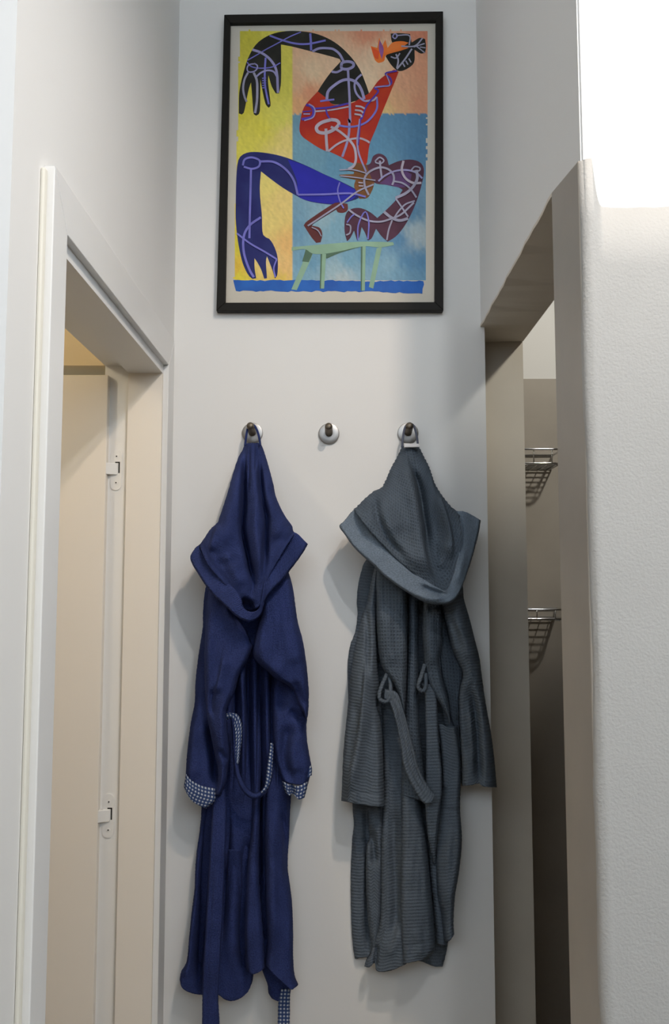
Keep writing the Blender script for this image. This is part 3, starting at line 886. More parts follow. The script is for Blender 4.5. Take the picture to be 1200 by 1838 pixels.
_seed = [0]
OUT = {}      # how far a part stands out further than first traced, by (robe, part)
def cloth(name, L, R, mat, parent, d, T=None, B=None, lip=0.02, lw=9, lipL=None, lipR=None, lipB=0.0, bulge=0.0, tilt=0.0, scallop=0.0, lwL=None, lwR=None, folds=(), wr=0.0012, th=0.0035, res=2.0, wsx=26.0, wsy=130.0, uvrot=False):
    """a panel of cloth between two side curves (and optional top/bottom curves) traced in the picture, hung at
    distance d (m) from the back wall: d is [(v, distance), ...] down the panel.  folds: (line, kind, depth_m, width_px)"""
    _seed[0] += 1
    L = np.asarray(L, float); R = np.asarray(R, float)
    ln = max(np.sum(np.linalg.norm(np.diff(L, axis=0), axis=1)), np.sum(np.linalg.norm(np.diff(R, axis=0), axis=1)))
    nv = int(max(12, ln / (res * 1.3)))
    Lc = catmull(L, nv + 1); Rc = catmull(R, nv + 1)
    wd = np.max(np.linalg.norm(Rc - Lc, axis=1))
    nu = int(max(10, wd / res))
    v = np.linspace(0, 1, nv + 1)[:, None]; u = np.linspace(0, 1, nu + 1)[None, :]
    Tc = catmull(T if T is not None else [Lc[0], Rc[0]], nu + 1)
    Bc = catmull(B if B is not None else [Lc[-1], Rc[-1]], nu + 1)
    def coons(k):
        l = Lc[:, k][:, None]; r = Rc[:, k][:, None]; t = Tc[:, k][None, :]; b = Bc[:, k][None, :]
        return ((1 - u) * l + u * r + (1 - v) * t + v * b
                - ((1 - u) * (1 - v) * Tc[0, k] + u * (1 - v) * Tc[-1, k] + (1 - u) * v * Bc[0, k] + u * v * Bc[-1, k]))
    px, py = coons(0), coons(1)
    d = [(q[0], q[1] + OUT.get((parent.name, name), 0.0)) for q in d]
    dv = np.interp(v[:, 0], [q[0] for q in d], [q[1] for q in d])[:, None] * np.ones_like(px)
    if name == 'hood':            # the crown stays close to the peg
        dv -= OUT.get((parent.name, name), 0.0) * (1 - np.clip(v / 0.4, 0, 1))
    width = np.linalg.norm(Rc - Lc, axis=1)[:, None]
    def lipf(dist, w_):
        x = np.clip(1 - dist / w_, 0, 1)
        return 1 - np.sqrt(np.clip(1 - x * x, 0, 1))
    lip = lip * 1.25
    lL = lip if lipL is None else lipL
    lR = lip if lipR is None else lipR
    lwwL = np.minimum(lwL or lw, width * 0.6 + 1e-6)
    lwwR = np.minimum(lwR or lw, width * 0.6 + 1e-6)
    dep = dv + bulge * np.sin(np.pi * u) ** 0.8 * np.ones_like(px)
    dep += tilt * (u - 0.5)          # tilt > 0: the right side stands forward, so the panel faces left
    dep -= lL * lipf(u * width, lwwL) + lR * lipf((1 - u) * width, lwwR)
    if lipB:
        dep -= lipB * lipf((1 - v) * ln, lw)
    for line, kind, amp, fw in folds:
        amp = amp * (1.7 if amp < -0.005 else 1.35)
        dist, side, t = seg_dist(px, py, line)
        taper = np.clip(np.minimum(t, 1 - t) / 0.22, 0, 1)
        taper = taper * taper * (3 - 2 * taper) * 0.85 + 0.15
        taper = np.where((t <= 0) | (t >= 1), taper * np.exp(-(dist / fw) ** 2), taper)
        if kind == 'r':       # soft ridge (amp<0: valley)
            dep += amp * taper * np.exp(-(dist / fw) ** 2)
        elif kind == 'sl':    # sharp step, the cloth to the viewer's left of the line stands proud
            prof = np.where(side > 0, np.exp(-(dist / fw) ** 2), np.exp(-(dist / (0.14 * fw)) ** 2))
            dep += amp * taper * prof
        elif kind == 'sr':
            prof = np.where(side <= 0, np.exp(-(dist / fw) ** 2), np.exp(-(dist / (0.14 * fw)) ** 2))
            dep += amp * taper * prof
    dep += wr * wave(px, py, _seed[0], wsx, wsy)
    dep = np.maximum(dep, 0.006)
    jit = 0.35 * wave(px, py, _seed[0] + 50, 7, 9)
    if scallop:                   # waffle weave shows along the outline
        px = px + scallop * np.sin(2 * np.pi * py / 6.2) * np.sign(2 * u - 1) * np.abs(2 * u - 1) ** 7
    front = Pnp(px + jit, py + jit, YB - dep)
    back = front.copy(); back[..., 1] = np.minimum(back[..., 1] + th, YB - 0.001)
    n = (nv + 1) * (nu + 1)
    idx = np.arange(n).reshape(nv + 1, nu + 1)
    a, b_, c, e = idx[:-1, :-1], idx[:-1, 1:], idx[1:, 1:], idx[1:, :-1]
    fr = np.stack([a, e, c, b_], -1).reshape(-1, 4)
    bk = np.stack([a, b_, c, e], -1).reshape(-1, 4) + n
    bd = np.concatenate([idx[0, :], idx[1:, -1], idx[-1, -2::-1], idx[-2:0:-1, 0]])
    bn = np.roll(bd, -1)
    rim = np.stack([bd, bn, bn + n, bd + n], -1)
    faces = np.concatenate([fr, bk, rim]).tolist()
    # metric uv
    du = np.linalg.norm(np.diff(front, axis=1), axis=2); uu = np.concatenate([np.zeros((nv + 1, 1)), np.cumsum(du, 1)], 1)
    uu = uu - uu[:, [nu // 2]]
    dvv = np.linalg.norm(np.diff(front, axis=0), axis=2); vv = np.concatenate([np.zeros((1, nu + 1)), np.cumsum(dvv, 0)], 0)
    vv = vv.mean(1, keepdims=True) * np.ones_like(vv) * 0.5 + vv * 0.5
    uv = np.stack([uu, vv], -1).reshape(-1, 2)
    if uvrot: uv = uv[:, ::-1]
    uv = np.concatenate([uv, uv])
    verts = np.concatenate([front.reshape(-1, 3), back.reshape(-1, 3)])
    return link_mesh(name, verts, faces, mat, parent, True, uvs=uv)

def ribbon_curves(c):
    """c: list of (px, py, width) -> left and right curves"""
    p = catmull(c, 40)
    t = np.gradient(p[:, :2], axis=0); t /= np.linalg.norm(t, axis=1)[:, None] + 1e-9
    nn = np.stack([-t[:, 1], t[:, 0]], 1)
    return p[:, :2] + nn * p[:, 2:3] / 2, p[:, :2] - nn * p[:, 2:3] / 2

# crop frames used while tracing
def K(ox, oy, s):
    return lambda *pts: [(ox + x / s, oy + y / s) for x, y in pts]
b3 = K(320, 740, 4.712); b4 = K(310, 1100, 4.615); b5 = K(310, 1430, 4.504)
g6 = K(560, 740, 3.529); g7 = K(580, 1080, 3.75); g8 = K(580, 1400, 3.75)

# ---------------------------------------------------------------- navy robe
rb = thing('bathrobe', tuple(P(440, 1790, YB - 0.03)), 'navy blue hooded terry bathrobe with checked cuffs', 'bathrobe', 'bathrobes hanging from the wall hooks')
for _k, _o in (('front_left', .044), ('front_right', .046), ('hood', .044), ('hood_brim', .048), ('sleeve_left', .022), ('sleeve_right', .022), ('cuff_left', .022), ('cuff_right', .022), ('cuff_right_edge', .022),
               ('belt_loop', .016), ('belt_loop_checked', .016), ('skirt_left', .012), ('skirt_middle', .022), ('skirt_right', .024), ('skirt_inner_flap', .010), ('belt_end', .018), ('belt_end_checked', .010), ('back_panel', .012)):
    OUT[(rb.name, _k)] = _o
# inner back of the robe
cloth('back_panel', b4((330, -420), (270, -200), (250, 0), (250, 200), (240, 600), (260, 1000), (270, 1400), (240, 2000), (220, 2500), (200, 2900)), b4((900, -420), (985, -200), (1010, 0), (1030, 200), (1050, 600), (1000, 1000), (985, 1400), (970, 1650), (950, 2100), (970, 2600), (960, 2860)), M_BLUE, rb,
      [(0, .026), (.3, .032), (.5, .036), (.7, .030), (1, .024)], lip=.012, lw=14, wr=.001,
      folds=[(b4((500, 300), (510, 700), (480, 1500)), 'r', -.016, 4), (b4((560, 300), (585, 900), (580, 1500)), 'r', .016, 6), (b4((625, 250), (622, 900), (618, 2000)), 'r', -.022, 4), (b4((675, 300), (680, 900), (690, 1650)), 'r', .016, 6),
             (b4((722, 300), (720, 1000), (720, 2400)), 'r', -.024, 4), (b4((775, 350), (780, 900), (800, 1650)), 'r', .014, 6), (b4((815, 400), (822, 900), (830, 1500)), 'r', -.020, 4),
             (b4((860, 700), (870, 1100), (850, 1650)), 'r', .014, 7)])
# skirt
cloth('skirt_left', b5((420, -1050), (400, -800), (320, -560), (265, -300), (238, -60), (225, 200), (192, 450), (180, 600), (175, 750), (150, 950), (130, 1150), (112, 1330), (70, 1410), (55, 1480)), b5((620, -1050), (640, -560), (690, -300), (700, -60), (690, 400), (670, 800), (650, 1200), (652, 1400), (645, 1490)), M_BLUE, rb,
      [(0, -.012), (.3, .022), (.45, .036), (.7, .046), (1, .056)], B=b5((55, 1480), (75, 1545), (140, 1585), (230, 1602), (360, 1602), (420, 1640), (480, 1652), (550, 1628), (610, 1572), (645, 1490)), lip=.028, lw=12,
      folds=[(b5((300, 60), (260, 500), (235, 900), (215, 1300), (210, 1620)), 'r', -.024, 8), (b5((440, 60), (430, 500), (410, 900), (400, 1200)), 'r', -.018, 6),
             (b5((510, 150), (500, 600), (480, 1000), (470, 1500)), 'r', .014, 14), (b5((600, 300), (575, 800), (560, 1150), (575, 1450)), 'r', -.026, 7),
             (b5((150, 1000), (110, 1350), (100, 1500)), 'r', .012, 10)])
cloth('skirt_middle', b5((652, -1050), (650, -560), (645, -300), (640, -40), (630, 300), (605, 500), (590, 800), (580, 1050), (585, 1300), (598, 1400)), b5((724, -1050), (722, -560), (720, -300), (712, -40), (698, 400), (702, 700), (716, 900), (735, 1150), (748, 1385)), M_BLUE, rb,
      [(0, -.020), (.3, .024), (.45, .042), (.7, .064), (1, .075)], B=b5((598, 1400), (640, 1436), (690, 1422), (748, 1385)), lip=.026, lw=9, bulge=.006)
cloth('skirt_inner_flap', b5((680, 1150), (700, 1330), (735, 1440), (765, 1520), (772, 1585), (800, 1632)), b5((950, 1150), (960, 1330), (960, 1450), (955, 1540), (945, 1640)), M_BLUE, rb,
      [(0, .042), (1, .046)], B=b5((800, 1632), (850, 1652), (900, 1648), (945, 1635)), lip=.014, lw=6)
cloth('skirt_right', b5((748, -1050), (745, -560), (740, -300), (735, -50), (738, 300), (745, 600), (752, 900), (762, 1150), (752, 1300), (755, 1368)), b5((900, -1050), (930, -560), (945, -300), (948, -50), (940, 300), (926, 550), (950, 750), (965, 900), (971, 1100), (972, 1300), (982, 1440), (1012, 1522)), M_BLUE, rb,
      [(0, -.022), (.3, .022), (.45, .040), (.65, .060), (1, .080)], B=b5((755, 1368), (830, 1450), (900, 1512), (960, 1560), (1012, 1522)), lip=.034, lw=13, bulge=.006,
      folds=[(b5((880, 80), (915, 400), (920, 700)), 'r', -.014, 6), (b5((800, 100), (800, 600), (820, 1200)), 'r', .010, 12)])
cloth('pocket', b5((445, 430), (438, 650), (430, 900)), b5((548, 432), (560, 650), (555, 900)), M_BLUE, rb, [(0, .078), (.12, .074), (.6, .056), (1, .040)], lip=.008, lw=6, bulge=.004)
# sleeves and front
cloth('sleeve_left', b4((330, -400), (275, -200), (262, 0), (240, 170), (215, 330), (200, 450), (186, 600), (180, 750), (150, 900), (130, 1050), (115, 1200), (106, 1340), (92, 1440)),
      b4((400, -400), (390, -160), (390, 0), (400, 300), (390, 600), (380, 900), (390, 1150), (400, 1350), (345, 1550)), M_BLUE, rb,
      [(0, .040), (.3, .050), (.7, .062), (1, .070)], B=b4((92, 1440), (130, 1475), (200, 1510), (280, 1545), (345, 1550)), lip=.034, lw=13, lipR=.004,
      folds=[(b4((300, 900), (330, 1080), (345, 1200), (350, 1450)), 'r', -.022, 8), (b4((170, 900), (160, 1200), (190, 1400)), 'r', .008, 14)])
cl = cloth('cuff_left', b4((106, 1335), (100, 1390), (92, 1440), (112, 1492)), b4((352, 1460), (358, 1500), (350, 1560), (278, 1622)), M_GINGHAM, rb,
      [(0, .078), (.5, .080), (1, .077)], T=b4((106, 1335), (150, 1390), (240, 1440), (352, 1465)), B=b4((112, 1492), (160, 1562), (230, 1602), (278, 1622)), lip=.014, lw=6, wr=.0006)
cloth('front_left', b4((350, -400), (300, -200), (278, 0), (262, 300), (262, 450), (266, 650), (282, 850), (312, 1000), (346, 1170), (374, 1290), (372, 1400), (350, 1510)),
      b4((470, -400), (480, -200), (500, 0), (560, 80), (610, 160), (645, 240), (655, 285), (620, 380), (570, 470), (540, 540), (512, 650), (472, 740), (442, 820), (450, 950), (460, 1080), (470, 1180), (456, 1280), (440, 1400), (400, 1510)), M_BLUE, rb,
      [(0, .060), (.25, .078), (.5, .084), (.75, .086), (1, .074)], lip=.030, lw=11, lipB=.01,
      folds=[(b4((330, 620), (318, 760), (335, 860)), 'r', -.009, 5), (b4((420, 350), (380, 550), (345, 680)), 'sr', .012, 14), (b4((440, 600), (410, 800), (400, 1000), (420, 1250)), 'r', .010, 10),
             (b4((380, 1130), (430, 1200), (470, 1200)), 'r', -.006, 5), (b4((300, 100), (280, 400), (270, 600)), 'r', .006, 9)])
cloth('sleeve_right', b4((840, 480), (822, 700), (822, 850), (828, 1000), (838, 1120), (852, 1210), (872, 1290), (905, 1390)), b4((1080, 480), (1110, 850), (1106, 930), (1110, 1050), (1130, 1180), (1146, 1290), (1120, 1420)), M_BLUE, rb,
      [(0, .040), (.35, .058), (.7, .074), (1, .078)], B=b4((905, 1390), (960, 1410), (1040, 1425), (1120, 1420)), lip=.03, lw=12,
      folds=[(b4((960, 900), (935, 1080), (920, 1180), (940, 1290), (985, 1400)), 'r', -.014, 9), (b4((960, 800), (1040, 860), (1110, 880)), 'r', -.010, 7), (b4((1010, 1000), (990, 1200), (1030, 1350)), 'r', .010, 16),
             (b4((900, 560), (900, 700), (890, 820)), 'r', -.009, 10)])
cloth('cuff_right', b4((905, 1395), (918, 1450), (935, 1490)), b4((1115, 1400), (1112, 1450), (1090, 1532)), M_GINGHAM, rb, [(0, .083), (1, .083)],
      T=b4((905, 1395), (950, 1420), (985, 1425), (1040, 1440), (1115, 1405)), B=b4((935, 1490), (965, 1512), (995, 1500), (1040, 1545), (1090, 1532)), lip=.014, lw=6, wr=.0006,
      folds=[(b4((985, 1400), (995, 1520)), 'r', -.012, 4)])
cloth('cuff_right_edge', b4((1122, 1290), (1112, 1330), (1108, 1372)), b4((1146, 1262), (1152, 1300), (1150, 1345)), M_GINGHAM, rb, [(0, .068), (1, .068)], lip=.008, lw=3, wr=.0003)
cloth('front_right', b4((640, -430), (700, -200), (735, 0), (712, 100), (690, 180), (670, 280), (666, 350), (700, 410), (790, 490), (860, 550), (940, 592), (1000, 650), (1032, 740), (1080, 830), (1098, 880)),
      b4((930, -430), (990, -220), (1022, 0), (1040, 100), (1068, 200), (1088, 300), (1108, 450), (1120, 570), (1126, 700), (1120, 830), (1108, 888)), M_BLUE, rb,
      [(0, .058), (.25, .082), (.5, .092), (.8, .088), (1, .076)], lip=.036, lw=13,
      folds=[(b4((760, 100), (740, 250), (790, 400), (950, 540)), 'r', .010, 16), (b4((900, 50), (960, 250), (1020, 450)), 'r', .008, 20), (b4((1000, 560), (1060, 700), (1100, 800)), 'r', -.008, 7)])
# belt draped in a loop, checked inside face showing
Lc, Rc = ribbon_curves([(b4((430, 870))[0] + (10,)), (b4((470, 852))[0] + (10,)), (b4((515, 870))[0] + (14,)), (b4((538, 950))[0] + (15,)), (b4((542, 1050))[0] + (12,)), (b4((536, 1150))[0] + (9,)), (b4((530, 1250))[0] + (7,))])
cloth('belt_loop_checked', Lc, Rc, M_GINGHAM, rb, [(0, .080), (.3, .098), (1, .100)], lip=.006, lw=4, wr=.0003, res=1.3)
Lc, Rc = ribbon_curves([(b4((500, 880))[0] + (9,)), (b4((512, 1000))[0] + (10,)), (b4((515, 1150))[0] + (9,)), (b4((525, 1270))[0] + (8,)), (b4((548, 1370))[0] + (9,)), (b4((590, 1455))[0] + (10,)), (b4((650, 1512))[0] + (10.5,)), (b4((712, 1512))[0] + (10,)), (b4((768, 1465))[0] + (9,)), (b4((805, 1380))[0] + (7,)), (b4((828, 1290))[0] + (4,))])
cloth('belt_loop', Lc, Rc, M_BLUE, rb, [(0, .094), (.3, .097), (.6, .104), (1, .090)], lip=.010, lw=5, wr=.0003, res=1.3)
Lc, Rc = ribbon_curves([(b4((735, 1490))[0] + (4,)), (b4((775, 1440))[0] + (7,)), (b4((795, 1350))[0] + (9.5,)), (b4((805, 1250))[0] + (9,)), (b4((815, 1150))[0] + (7,)), (b4((818, 1080))[0] + (5,))])
cloth('belt_loop_checked', Lc, Rc, M_GINGHAM, rb, [(0, .104), (.5, .098), (1, .076)], lip=.005, lw=4, wr=.0003, res=1.3)
# belt ends
cloth('belt_end', b5((325, -60), (318, 100), (300, 450), (280, 800), (260, 1150), (242, 1450), (236, 1838), (232, 2000)), b5((420, -60), (432, 100), (430, 300), (412, 700), (400, 1000), (382, 1300), (366, 1600), (376, 1838), (372, 2000)), M_BLUE, rb,
      [(0, .066), (.2, .080), (.7, .090), (1, .088)], lip=.010, lw=4, wr=.001, folds=[(b5((345, 100), (315, 800), (275, 1500), (268, 1990)), 'r', -.0025, 2.0), (b5((400, 100), (375, 900), (340, 1600), (345, 1990)), 'r', -.0025, 2.0)])
cloth('belt_end_checked', b5((868, 1560), (852, 1650), (846, 1838), (842, 1990)), b5((946, 1560), (946, 1700), (944, 1838), (942, 1990)), M_GINGHAM, rb, [(0, .050), (1, .052)], lip=.006, lw=4, wr=.0005)
# hood
hdL = b3((562, 262), (540, 320), (500, 400), (450, 560), (400, 730), (350, 880), (330, 930), (270, 990), (215, 1070), (175, 1125))
hdR = b3((692, 258), (720, 320), (760, 450), (800, 600), (820, 700), (860, 800), (910, 890), (960, 960), (968, 1000), (985, 1020))
hdB = b3((175, 1125), (250, 1290), (360, 1420), (470, 1540), (560, 1650), (630, 1670), (700, 1610), (735, 1450), (830, 1270), (920, 1120), (985, 1020))
hood = cloth('hood', hdL, hdR, M_BLUE, rb, [(0, .050), (.15, .060), (.5, .088), (.8, .112), (1, .118)], B=hdB, lip=.045, lw=22, wr=.0016, wsx=40, wsy=80,
      folds=[(b3((565, 330), (555, 600), (550, 800), (540, 950), (550, 1050), (580, 1180), (605, 1300), (632, 1420), (625, 1540)), 'r', -.034, 5.0),
             (b3((630, 280), (640, 500), (650, 800), (650, 1000), (680, 1200), (690, 1350), (665, 1500)), 'r', .020, 11),
             (b3((680, 360), (690, 550), (715, 750), (745, 900), (738, 1050), (732, 1200), (715, 1380)), 'r', -.026, 5.0),
             (b3((600, 300), (598, 500), (590, 700)), 'r', -.008, 2.2), (b3((660, 290), (650, 500)), 'r', -.006, 2.2),
             (b3((510, 420), (450, 750), (400, 1000), (380, 1180)), 'r', .014, 18),
             (b3((335, 930), (290, 1060), (260, 1180)), 'sr', .016, 12),
             (b3((300, 1280), (420, 1270), (500, 1230)), 'r', -.0045, 7), (b3((400, 1180), (470, 1330), (560, 1480)), 'r', .010, 12),
             (b3((790, 650), (840, 900), (860, 1100)), 'r', .012, 20), (b3((520, 1600), (580, 1640), (640, 1620)), 'r', -.03, 9)])
brO = b3((175, 1122), (140, 1150), (100, 1222), (120, 1290), (170, 1372), (240, 1480), (320, 1570), (400, 1642), (470, 1710), (540, 1756), (600, 1770), (660, 1750), (696, 1710), (716, 1650), (732, 1590), (800, 1500), (880, 1420), (940, 1340), (1000, 1262), (1050, 1190), (1095, 1115))
brI = b3((180, 1118), (190, 1150), (215, 1200), (265, 1282), (340, 1360), (420, 1432), (495, 1508), (530, 1570), (545, 1640), (585, 1680), (640, 1685), (685, 1650), (705, 1560), (720, 1450), (745, 1370), (785, 1310), (825, 1240), (872, 1160), (930, 1080), (968, 1010))
cloth('hood_brim', brI, brO, M_BLUEBRIM, rb, [(0, .070), (.15, .098), (.4, .128), (.5, .134), (.62, .128), (.85, .098), (1, .072)], T=None, B=b3((968, 1010), (1010, 1030), (1060, 1080), (1095, 1115))
      , lip=.010, lw=4, lipR=.018, wr=.0014, wsx=50, wsy=50, res=1.6, th=.006,
      folds=[(b3((205, 1130), (235, 1205), (290, 1290), (370, 1370), (450, 1445), (520, 1520)), 'r', -.003, 1.6), (b3((735, 1450), (770, 1370), (815, 1300), (870, 1220), (940, 1130), (1000, 1040)), 'r', -.003, 1.6)], uvrot=False)
# hanging loop over the peg
def loop(parent, pts, dl, r, mat, name='hanging_loop'):
    w_ = [P(px, py, YB - dd) for (px, py), dd in zip(pts, dl)]
    c = catmull([tuple(q) for q in w_], 40)
    MB().tube([Vector(q) for q in c], r, 8).build(name, mat, parent, True)
loop(rb, [(439.5, 800), (441, 788), (443, 775), (446, 765), (451, 762), (457, 765), (462, 775), (465, 786), (467, 800)], [.046, .046, .045, .043, .042, .043, .045, .046, .046], .0028, M_BLUE)

# ---------------------------------------------------------------- slate robe
rg = thing('bathrobe', tuple(P(730, 1740, YB - 0.03)), 'slate grey hooded waffle-weave bathrobe next to the shower doorway', 'bathrobe', 'bathrobes hanging from the wall hooks')
for _k, _o in (('front_left', .020), ('front_right', .018), ('hood', .028), ('hood_brim', .032), ('sleeve_left', .014), ('sleeve_right', .012), ('centre_front', .008), ('belt', .012), ('belt_carrier', .012), ('belt_end', .006),
               ('skirt_front_light', .010), ('skirt_right', .012), ('skirt_front_dark', .004), ('side_body', -.010), ('under_front', -.012), ('back_panel', -.012)):
    OUT[(rg.name, _k)] = _o
cloth('back_panel', g6((460, 830), (345, 930), (310, 1010), (290, 1100)) + g7((225, 0), (230, 80), (215, 200), (182, 290), (166, 400), (165, 560), (175, 900), (195, 1360)) + g8((205, 300), (195, 400), (185, 600), (185, 800), (190, 1000), (200, 1130), (213, 1205)),
      g7((860, -420), (930, -150), (945, 0), (960, 300), (930, 700), (925, 1200)) + g8((920, 100), (900, 500), (860, 900), (840, 1080), (822, 1180), (802, 1256)), M_GREYRIB, rg,
      [(0, .030), (.4, .036), (1, .034)], B=g8((213, 1205), (290, 1195), (400, 1210), (550, 1215), (650, 1220), (740, 1255), (802, 1257)), lip=.014, lw=12, wr=.0016,
      folds=[(g8((290, 150), (300, 500), (300, 1150)), 'r', -.012, 6), (g8((600, 200), (640, 700), (660, 1150)), 'r', .008, 12)])
cloth('skirt_fold_narrow', g8((295, 60), (300, 250), (312, 380), (290, 450), (285, 600), (290, 800), (302, 950), (322, 1100), (318, 1170)), g8((412, 60), (400, 200), (398, 400), (395, 700), (392, 900), (380, 1030), (345, 1170)), M_GREYRIB, rg,
      [(0, .040), (.3, .052), (1, .052)], lip=.022, lw=9, folds=[(g8((320, 330), (340, 480), (345, 580)), 'r', -.014, 7), (g8((340, 100), (370, 200), (385, 260)), 'r', .008, 5)])
cloth('skirt_front_dark', g8((378, -660), (392, -400), (402, -100), (402, 180), (388, 400), (385, 600), (385, 800), (378, 950), (345, 1080), (320, 1160), (290, 1210), (275, 1255)), g8((565, -660), (560, -400), (552, -100), (545, 200), (545, 600), (545, 1000), (548, 1150), (560, 1238)), M_GREYRIB, rg,
      [(0, .034), (.35, .052), (.6, .062), (1, .070)], tilt=.020, B=g8((275, 1255), (310, 1262), (345, 1232), (356, 1282), (400, 1292), (470, 1278), (560, 1238)), lip=.016, lw=6, lipR=.004,
      folds=[(g8((470, 100), (480, 500), (490, 900), (450, 1100)), 'r', -.012, 9), (g8((500, 1000), (480, 1100), (440, 1200)), 'r', .006, 7), (g8((360, 1100), (350, 1260)), 'r', -.01, 4)])
cloth('skirt_front_light', g8((528, -260), (525, 0), (526, 400), (521, 800), (530, 1100), (540, 1238)), g8((620, -260), (648, 100), (690, 400), (712, 600), (730, 800), (745, 1000), (750, 1140), (702, 1198)), M_GREYRIB, rg,
      [(0, .062), (.4, .078), (1, .092)], B=g8((540, 1238), (600, 1226), (660, 1212), (702, 1198)), lip=.030, lw=12, lipL=.022, bulge=.004, tilt=-.014,
      folds=[(g8((535, 1120), (620, 1110), (740, 1080)), 'r', -.002, 2), (g8((600, 1000), (640, 1080), (660, 1200)), 'r', .005, 8)])
cloth('skirt_right_fold', g8((690, -160), (690, 200), (700, 400), (715, 600), (735, 800), (755, 1000), (760, 1100)), g8((830, -160), (800, 200), (790, 500), (800, 800), (820, 1000), (830, 1120)), M_GREYRIB, rg,
      [(0, .045), (.5, .050), (1, .052)], lip=.014, lw=8)
cloth('skirt_right', g8((780, -360), (800, -100), (796, 30), (780, 220), (757, 430), (755, 620), (767, 790), (790, 900), (805, 1040), (816, 1085)), g8((900, -360), (925, -100), (925, 0), (920, 200), (932, 400), (915, 600), (886, 780), (876, 950), (880, 1040)), M_GREYRIB, rg,
      [(0, .045), (.3, .058), (.7, .070), (1, .070)], B=g8((816, 1085), (850, 1082), (880, 1040)), lip=.026, lw=11, tilt=.018,
      folds=[(g8((800, 200), (920, 205)), 'r', -.003, 2), (g8((850, 300), (830, 600), (840, 900)), 'r', .006, 10)])
cloth('pocket', g7((772, 828), (790, 950), (800, 1100), (805, 1240)), g7((888, 852), (905, 950), (918, 1100), (920, 1290)), M_GREYRIB, rg, [(0, .074), (.1, .072), (1, .066)], T=g7((772, 826), (800, 824), (830, 842), (888, 850)), lip=.008, lw=5)
cloth('side_body', g7((760, 0), (775, 300), (785, 450), (805, 540), (835, 650), (850, 760), (880, 860), (900, 1100)), g7((850, 0), (905, 300), (940, 450), (935, 600), (925, 800), (930, 1000), (930, 1230)), M_GREY, rg, [(0, .036), (1, .048)], lip=.012, lw=8)
cloth('centre_front', g7((560, -160), (572, 0), (570, 250), (560, 500), (552, 700), (545, 900), (530, 1150), (525, 1300)), g7((660, -160), (645, 0), (640, 200), (640, 500), (645, 800), (660, 1000), (680, 1200), (690, 1350)), M_GREY, rg,
      [(0, .050), (.3, .066), (1, .078)], lip=.024, lw=9, bulge=.006)
cloth('front_left', g7((370, -330), (352, -160), (355, 0), (358, 150), (372, 340), (400, 450), (460, 535), (500, 622), (536, 730)), g7((560, -330), (562, -100), (562, 0), (564, 250), (562, 450), (556, 620), (548, 745)), M_GREY, rg,
      [(0, .060), (.4, .080), (1, .090)], lip=.026, lw=10, bulge=.004, folds=[(g7((420, 50), (430, 250), (480, 450)), 'r', .008, 12)])
cloth('front_right', g7((670, -140), (672, 80), (665, 200), (678, 400), (700, 540), (752, 640), (790, 700), (835, 780), (845, 822)), g7((770, -140), (800, 120), (796, 300), (780, 400), (802, 520), (832, 640), (852, 740), (858, 822)), M_GREY, rg,
      [(0, .060), (.4, .078), (1, .078)], lip=.024, lw=9, folds=[(g7((730, 60), (720, 250), (740, 450)), 'r', .010, 10), (g7((700, 60), (760, 30), (790, 60)), 'r', -.008, 5)])
cloth('sleeve_left', g7((372, -330), (325, -160), (292, 0), (262, 80), (236, 200), (210, 320), (190, 450), (176, 560), (170, 650), (155, 800), (140, 950), (130, 1100), (125, 1250), (120, 1340)),
      g7((400, -330), (372, -160), (362, 0), (360, 150), (364, 330), (368, 450), (374, 560), (366, 640), (380, 750), (390, 850), (400, 1000), (406, 1200), (413, 1380)), M_GREYRIB, rg,
      [(0, .048), (.3, .072), (.7, .094), (1, .098)], B=g7((120, 1340), (160, 1348), (250, 1366), (330, 1376), (413, 1380)), lip=.036, lw=13, lipL=.062, lwL=26,
      folds=[(g7((290, 350), (270, 600), (255, 750), (228, 920), (200, 1060), (176, 1200), (165, 1345)), 'sr', .018, 15), (g7((290, 0), (300, 300), (290, 500)), 'r', -.008, 5),
             (g7((225, 640), (200, 900), (170, 1150)), 'r', -.008, 8), (g7((160, 1275), (290, 1290), (410, 1300)), 'r', -.002, 1.8), (g7((235, 1290), (245, 1366)), 'r', -.003, 2)])
cloth('sleeve_right', g7((760, -220), (780, -60), (800, 60), (832, 180), (860, 300), (900, 400), (936, 482), (922, 560), (908, 650), (912, 800), (922, 950), (930, 1100), (931, 1238)),
      g7((880, -260), (925, -100), (950, 0), (985, 120), (1020, 260), (1050, 380), (1066, 500), (1082, 620), (1102, 740), (1130, 900), (1150, 1060), (1167, 1250)), M_GREYRIB, rg,
      [(0, .050), (.3, .076), (.7, .082), (1, .086)], B=g7((931, 1238), (990, 1237), (1045, 1225), (1078, 1246), (1167, 1252)), lip=.034, lw=12, lipR=.05, lwR=22,
      folds=[(g7((1000, 560), (1012, 680), (1032, 850), (1045, 1100), (1050, 1230)), 'r', -.022, 7), (g7((840, 80), (890, 210), (930, 320)), 'r', -.006, 6), (g7((870, 60), (950, 250), (1010, 420)), 'r', .008, 14),
             (g7((960, 520), (960, 800), (985, 1100)), 'r', -.010, 10), (g7((1050, 1180), (1160, 1190)), 'r', -.002, 1.8)])
